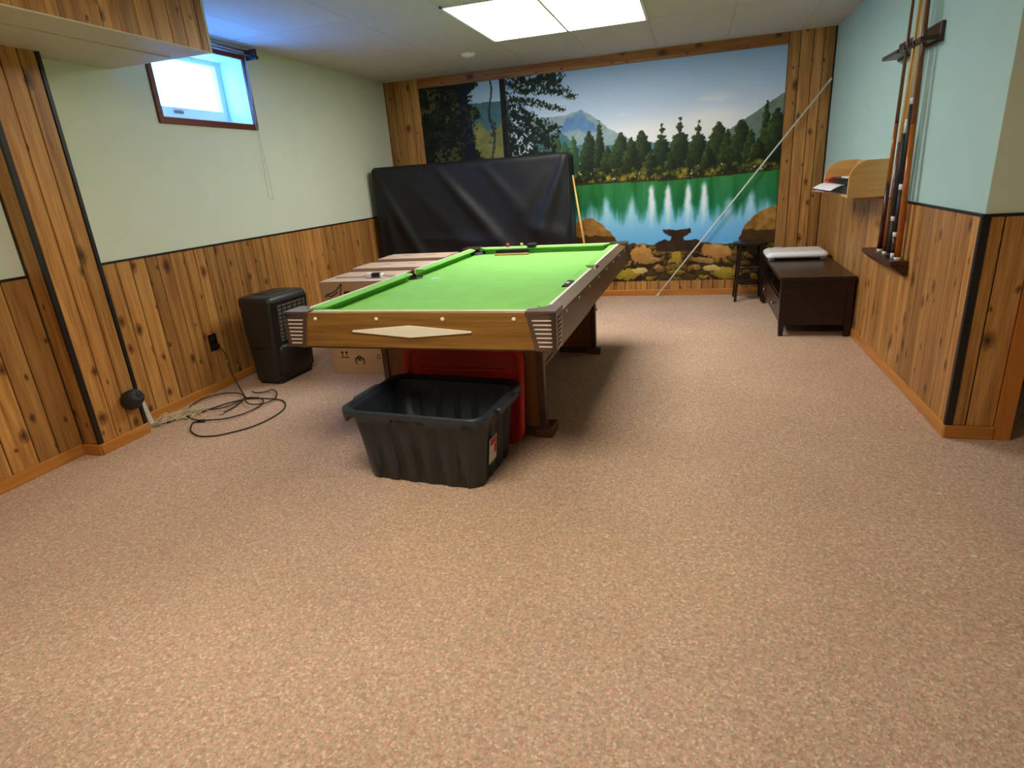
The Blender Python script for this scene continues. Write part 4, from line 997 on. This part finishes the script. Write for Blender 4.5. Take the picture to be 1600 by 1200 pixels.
for i in range(N + 1):
    u = i / N; x = -0.125 + 0.2 * u; zz = 0.053 - 0.05 * max(0, 0.35 - u) ** 1.5 * 3
    for y in (-0.30, 0.22): vs.append((x - (0.02 if y > 0 else 0), y, zz))
nv = len(vs); vs2 = [(x, y, z + 0.003) for x, y, z in vs]
fs = [(2 * i, 2 * i + 1, 2 * i + 3, 2 * i + 2) for i in range(N)]
m.add(vs + vs2, fs + [tuple(k + nv for k in f) for f in fs] + [(2 * i, 2 * i + 2, 2 * i + 2 + nv, 2 * i + nv) for i in range(N)] + [(2 * i + 1, 2 * i + 3, 2 * i + 3 + nv, 2 * i + 1 + nv) for i in range(N)] + [(0, 1, 1 + nv, nv), (2 * N, 2 * N + 1, 2 * N + 1 + nv, 2 * N + nv)])
m.build('top_sheet', 'paper', pp, local=True)
bk = thing('black_binder', (1.035, 4.70, 1.077), 'black binder with white pages lying on papers in wall shelf', 'binder')
MB().box(-0.09, 0.08, -0.24, 0.24, 0, 0.008).box(-0.09, 0.08, -0.24, 0.24, 0.03, 0.038).box(-0.02, 0.08, -0.24, 0.24, 0.006, 0.032).build('cover', 'black', bk, bevel=0.002, local=True)
MB().box(-0.08, 0.0, -0.22, 0.1, 0.008, 0.022).build('pages', 'black', bk, local=True)
MB().box(-0.075, 0.02, -0.24, 0.0, 0.0385, 0.046).build('white_booklet', 'paper', bk, local=True)
rc = thing('red_case', (1.005, 5.02, 1.077), 'small red case at far end of wall shelf', 'case')
MB().box(-0.075, 0.05, -0.055, 0.055, 0, 0.034).build('case_body', 'redplastic', rc, bevel=0.006, local=True)
MB().box(-0.0765, 0.0515, -0.0565, 0.0565, 0.016, 0.019).build('seam', 'black', rc, local=True)

# ------------------------------------------------------------------ cue rack and cues
M['rackwood'] = wood('dark_rack_wood', (58, 32, 22), (78, 46, 32), 'Y', False, 0.35, 0.05)
def cue_rack():
    t = thing('cue_rack', (R, 4.08, 0.64), 'dark wooden wall cue rack of top bar and base ledge', 'cue rack')
    cues = [(4.15, 4.115), (4.04, 3.995), (3.95, 3.935), (3.88, 3.90), (3.80, 3.85)]
    # base ledge: shelf board, front lip and wall board
    MB().box(R - 0.10, R - 0.009, 3.755, 4.37, 0.665, 0.69).build('base_board', 'rackwood', t, bevel=0.004)
    MB().prism([(R - 0.009, 0.61), (R - 0.03, 0.61), (R - 0.095, 0.664), (R - 0.009, 0.664)], 1, 3.755, 4.37).build('base_moulding', 'rackwood', t)
    # top bar: wall board with a shelf cut by open slots
    MB().box(R - 0.02, R - 0.001, 3.755, 4.42, 1.752, 1.845).build('wall_board', 'rackwood', t, bevel=0.003)
    m = MB(); ys_ = sorted(c[1] for c in cues); m.box(R - 0.042, R - 0.02, 3.755, 4.42, 1.765, 1.785)
    edges = [3.755] + sum([[y - 0.012, y + 0.012] for y in ys_], []) + [4.42]
    for k in range(0, len(edges), 2):
        if edges[k + 1] > edges[k]: m.box(R - 0.10, R - 0.042, edges[k], edges[k + 1], 1.765, 1.785)
    m.build('top_bar', 'rackwood', t)
    return cues
CU = cue_rack()
M['redbutt'] = plain('dark_red_butt', (70, 28, 20), 0.25)
M['brownbutt'] = plain('brown_butt', (120, 74, 40), 0.25, var=0.15)
M['blackwrap'] = plain('black_wrap', (24, 24, 28), 0.6)
M['orangecue'] = wood('orange_cue_wood', (150, 78, 24), (184, 104, 38), 'Z', False, 0.2, 0.05, 40)
M['greyshaft'] = plain('pale_shaft', (206, 196, 172), 0.3)
spec = [
    ('slim cue with dark red butt, leftmost in wall rack', [('bumper', 'white', 0, 0.02, 0.014, 0.0145), ('butt', 'redbutt', 0.02, 0.40, 0.0145, 0.0125), ('forearm', 'orangecue', 0.40, 0.72, 0.0125, 0.0105), ('joint_ring', 'black', 0.72, 0.735, 0.0108, 0.0108), ('shaft', 'brownbutt', 0.735, 1.42, 0.0102, 0.0065), ('ferrule', 'white', 1.42, 1.44, 0.0066, 0.0065)]),
    ('cue with plain brown butt and maple shaft, second from left in rack', [('bumper', 'white', 0, 0.02, 0.014, 0.0145), ('butt', 'brownbutt', 0.02, 0.62, 0.0145, 0.0125), ('shaft', 'maple', 0.62, 1.43, 0.0125, 0.0065), ('ferrule', 'white', 1.43, 1.45, 0.0066, 0.0065)]),
    ('cue with long black wrap and white joint, middle of wall rack', [('bumper', 'black', 0, 0.02, 0.0155, 0.016), ('butt_sleeve', 'blackwrap', 0.02, 0.20, 0.016, 0.0155), ('butt_ring', 'white', 0.20, 0.228, 0.0162, 0.0162), ('wrap', 'blackwrap', 0.228, 0.66, 0.0195, 0.0185), ('joint', 'white', 0.66, 0.73, 0.0118, 0.0112), ('shaft', 'maple', 0.73, 1.42, 0.011, 0.0065), ('ferrule', 'white', 1.42, 1.44, 0.0066, 0.0065)]),
    ('dark cue with three white rings, second from right in wall rack', [('bumper', 'white', 0, 0.03, 0.014, 0.0145), ('butt', 'redbutt', 0.03, 0.12, 0.0145, 0.0145), ('ring', 'white', 0.12, 0.145, 0.0148, 0.0148), ('sleeve', 'blackwrap', 0.145, 0.37, 0.0144, 0.0138), ('ring', 'white', 0.37, 0.40, 0.0142, 0.0142), ('forearm', 'blackwrap', 0.40, 0.80, 0.0136, 0.0118), ('ring', 'white', 0.80, 0.83, 0.0122, 0.0122), ('shaft', 'greyshaft', 0.83, 1.42, 0.0112, 0.0065), ('ferrule', 'white', 1.42, 1.44, 0.0066, 0.0065)]),
    ('thick glossy orange brown cue, rightmost in wall rack', [('bumper', 'white', 0, 0.018, 0.0165, 0.017), ('butt', 'orangecue', 0.018, 0.70, 0.017, 0.0145), ('shaft', 'brownbutt', 0.70, 1.43, 0.0145, 0.0075), ('ferrule', 'white', 1.43, 1.45, 0.0075, 0.0072)]),
]
for (yb, yt), (lab, segs) in zip(CU, spec):
    xb = R - 0.055; z0 = 0.690
    t = thing('pool_cue', (xb, yb, z0), lab, 'cue', 'cues in the wall rack')
    cue_parts(t, (xb, yb, z0), (xb - 0.004, yt, 1.775), segs)

# ------------------------------------------------------------------ small things on walls, ceiling and floor
sd = thing('smoke_detector', (-1.87, 5.43, 2.30), 'round white smoke detector on ceiling near mural', 'smoke detector')
MB().lathe([(0, -0.036), (0.03, -0.036), (0.05, -0.03), (0.06, -0.012), (0.062, 0.0), (0, 0.0)], (-1.87, 5.43, 2.30), (0, 0, 1), 28).build('cover', 'white', sd)
MB().lathe([(0, -0.039), (0.008, -0.039), (0.008, -0.034), (0, -0.034)], (-1.85, 5.42, 2.30), (0, 0, 1), 12).build('test_button', 'sticker', sd)

ol = thing('wall_outlet', (L + 0.0075, 3.262, 0.335), 'black wall outlet on wood panelling with plugged cable', 'outlet')
MB().box(L + 0.007, L + 0.013, 3.225, 3.30, 0.277, 0.393).build('cover_plate', 'black', ol, bevel=0.002)
for z in (0.358, 0.312): MB().lathe([(0, 0), (0.017, 0), (0.017, 0.003), (0, 0.003)], (L + 0.013, 3.262, z), (1, 0, 0), 16).build('socket', 'pocket', ol)
cb = thing('plug_lead', (L + 0.03, 3.27, 0.305), 'thin dark lead hanging from black outlet to floor', 'lead')
MB().box(L + 0.016, L + 0.045, 3.252, 3.282, 0.292, 0.322).build('plug', 'black', cb, bevel=0.004)
M['coax'] = plain('black_coax', (28, 24, 23), 0.5)
MB().tube(spline([(L + 0.042, 3.268, 0.305), (L + 0.07, 3.28, 0.25), (L + 0.09, 3.27, 0.14), (L + 0.15, 3.24, 0.05), (-2.93, 3.17, 0.006), (-2.85, 3.10, 0.0045)], 8), 0.004).build('lead_wire', 'coax', cb)
MB().cyl((L + 0.078, 3.278, 0.213), (L + 0.085, 3.274, 0.185), 0.0055).build('connector', 'chrome', cb)

coil = thing('coiled_cable', (-2.75, 2.85, 0), 'black coaxial cable lying in loose loops on carpet by left wall', 'cable')
def on_floor(pts, dz=0.0): return spline([(max(x, L + 0.03), y, 0.006 + dz) for x, y in pts], 7)
LOOPS = [
    ([(-2.82, 2.671), (-2.861, 2.654), (-2.816, 2.58), (-2.754, 2.522), (-2.654, 2.477), (-2.563, 2.493), (-2.502, 2.542), (-2.435, 2.626), (-2.4, 2.742), (-2.401, 2.873), (-2.439, 2.97), (-2.523, 3.055), (-2.645, 3.079), (-2.77, 3.072), (-2.827, 3.039), (-2.884, 2.965), (-2.918, 2.895), (-2.94, 2.828), (-2.962, 2.763), (-2.994, 2.698), (-3.035, 2.646), (-3.061, 2.58)], 0.0),
    ([(-2.82, 2.671), (-2.697, 2.708), (-2.632, 2.775), (-2.604, 2.864), (-2.611, 2.966), (-2.651, 3.029), (-2.72, 3.069), (-2.831, 3.058)], 0.007),
    ([(-2.836, 3.08), (-2.926, 3.129), (-3.04, 3.119), (-3.108, 3.026), (-3.105, 2.915), (-3.071, 2.847), (-3.005, 2.821), (-2.908, 2.831), (-2.839, 2.872), (-2.809, 2.946), (-2.805, 3.027)], 0.009),
    ([(-2.845, 3.166), (-2.789, 3.142), (-2.731, 3.176), (-2.725, 3.21), (-2.68, 3.195), (-2.628, 3.142), (-2.577, 3.05), (-2.595, 2.967), (-2.666, 2.942), (-2.742, 2.979), (-2.794, 3.028)], 0.012),
    ([(-3.071, 2.847), (-3.015, 2.757), (-2.921, 2.694), (-2.82, 2.671)], 0.006),
    ([(-2.805, 3.027), (-2.778, 2.922), (-2.776, 2.845), (-2.777, 2.82)], 0.004)]
for pts, dz in LOOPS: MB().tube(on_floor(pts, dz), 0.0042).build('loop', 'coax', coil)
MB().cyl((-2.777, 2.822, 0.010), (-2.782, 2.785, 0.008), 0.006).build('connector', 'chrome', coil)
MB().cyl((-2.84, 2.666, 0.010), (-2.80, 2.677, 0.010), 0.009).build('splice', 'black', coil)
M['twine'] = plain('beige_wire', (222, 210, 172), 0.7)
tw = thing('wire_tangle', (-3.03, 2.68, 0), 'tangle of thin beige wires on carpet beside black cable', 'wires')
for k in range(12):
    a0 = random.uniform(-0.05, 0.05); pts = [(-3.105 + random.uniform(-0.01, 0.02), 2.58 + random.uniform(-0.02, 0.02), 0.006 + random.uniform(0, 0.01))]
    for j in range(1, 7):
        f = j / 6
        pts.append((-3.11 + 0.14 * f + random.uniform(-0.07, 0.09), 2.59 + 0.22 * f + random.uniform(-0.06, 0.06), 0.004 + random.uniform(0, 0.04)))
    pts.append((-2.96 + random.uniform(-0.1, 0.1), 2.72 + random.uniform(-0.12, 0.1), 0.003))
    MB().tube(spline([(max(x, L + 0.022), y, z) for x, y, z in pts], 5), 0.0018, 5).build('wire', 'twine', tw)
ws = thing('white_strip', (-3.10, 2.575, 0), 'thin white plastic strip leaning in corner beside wall post', 'strip')
def bar(p0, p1, w, t_):
    p0, p1 = Vector(p0), Vector(p1); wv = Vector(w); tv = Vector(t_)
    q = [p0 - wv - tv, p0 + wv - tv, p0 + wv + tv, p0 - wv + tv]; r_ = [v + (p1 - p0) for v in q]
    return MB().loft([q, r_], smooth=False)
bar((-3.105, 2.588, 0.003), (-3.132, 2.562, 0.265), (0.006, 0.010, 0), (0.002, 0, 0.0005)).build('strip_face', 'white', ws)
bar((-3.112, 2.582, 0.003), (-3.139, 2.556, 0.25), (0.003, 0.004, 0), (0.003, 0, 0.0005)).build('strip_edge', 'white', ws)

fc = thing('rubber_cap', (PX, 2.435, 0.24), 'round black rubber cap fixed low on wooden wall post', 'cap')
M['rubber'] = plain('black_rubber', (34, 34, 37), 0.6, var=0.12, scale=60, bump=0.2)
MB().lathe([(0, 0), (0.040, 0.0), (0.052, 0.008), (0.056, 0.03), (0.052, 0.06), (0.047, 0.08), (0.040, 0.092), (0.03, 0.098), (0.0, 0.098)], (PX - 0.002, 2.425, 0.215), (0.85, 0.05, 0.5), 26).build('cap_body', 'rubber', fc)
MB().lathe([(0, 0.098), (0.014, 0.098), (0.012, 0.102), (0, 0.1)], (PX - 0.002, 2.425, 0.215), (0.85, 0.05, 0.5), 14).build('centre_plug', 'pocket', fc)

# curtain rods and pull cord at the window
cr = thing('curtain_rod', (L, 4.19, 2.22), 'double chrome curtain rod with black end bracket above window', 'curtain rod')
for x, z in ((L + 0.055, 2.262), (L + 0.085, 2.228)):
    MB().cyl((x, 3.06, z), (x, 4.215, z), 0.007, 0.007, 12).build('rod', 'chrome', cr)
MB().box(L, L + 0.10, 4.195, 4.212, 2.21, 2.28).build('bracket', 'black', cr, bevel=0.004)
for x, z in ((L + 0.055, 2.262), (L + 0.085, 2.228)): MB().cyl((x, 4.212, z), (x, 4.232, z), 0.013, 0.010, 12).build('finial', 'black', cr)
pc = thing('pull_cord', (L + 0.03, 4.15, 1.25), 'thin pale pull cord hanging below window corner', 'cord')
M['cordpale'] = plain('pale_cord', (168, 172, 160), 0.7)
MB().tube(spline([(L + 0.05, 4.13, 2.225), (L + 0.028, 4.14, 1.9), (L + 0.026, 4.145, 1.6), (L + 0.026, 4.13, 1.26)], 6), 0.0014, 6).build('strand', 'cordpale', pc)
MB().tube(spline([(L + 0.052, 4.14, 2.225), (L + 0.028, 4.155, 1.9), (L + 0.026, 4.165, 1.6), (L + 0.026, 4.185, 1.27), (L + 0.026, 4.16, 1.245), (L + 0.026, 4.13, 1.26)], 6), 0.0014, 6).build('strand', 'cordpale', pc)
# crumbs on the carpet
for x, y, lab in ((0.915, 1.983, 'tiny pale scrap on carpet nearest the camera'), (0.951, 2.399, 'tiny white scrap on carpet before end of right wall'), (0.006, 4.85, 'tiny white scrap on carpet between pool table and media bench')):
    set_props(MB().prism([(x - 0.012, y), (x - 0.002, y + 0.007), (x + 0.012, y - 0.002), (x + 0.004, y - 0.007)], 2, 0.0, 0.003).build('paper_scrap', 'paper'), lab, 'paper')
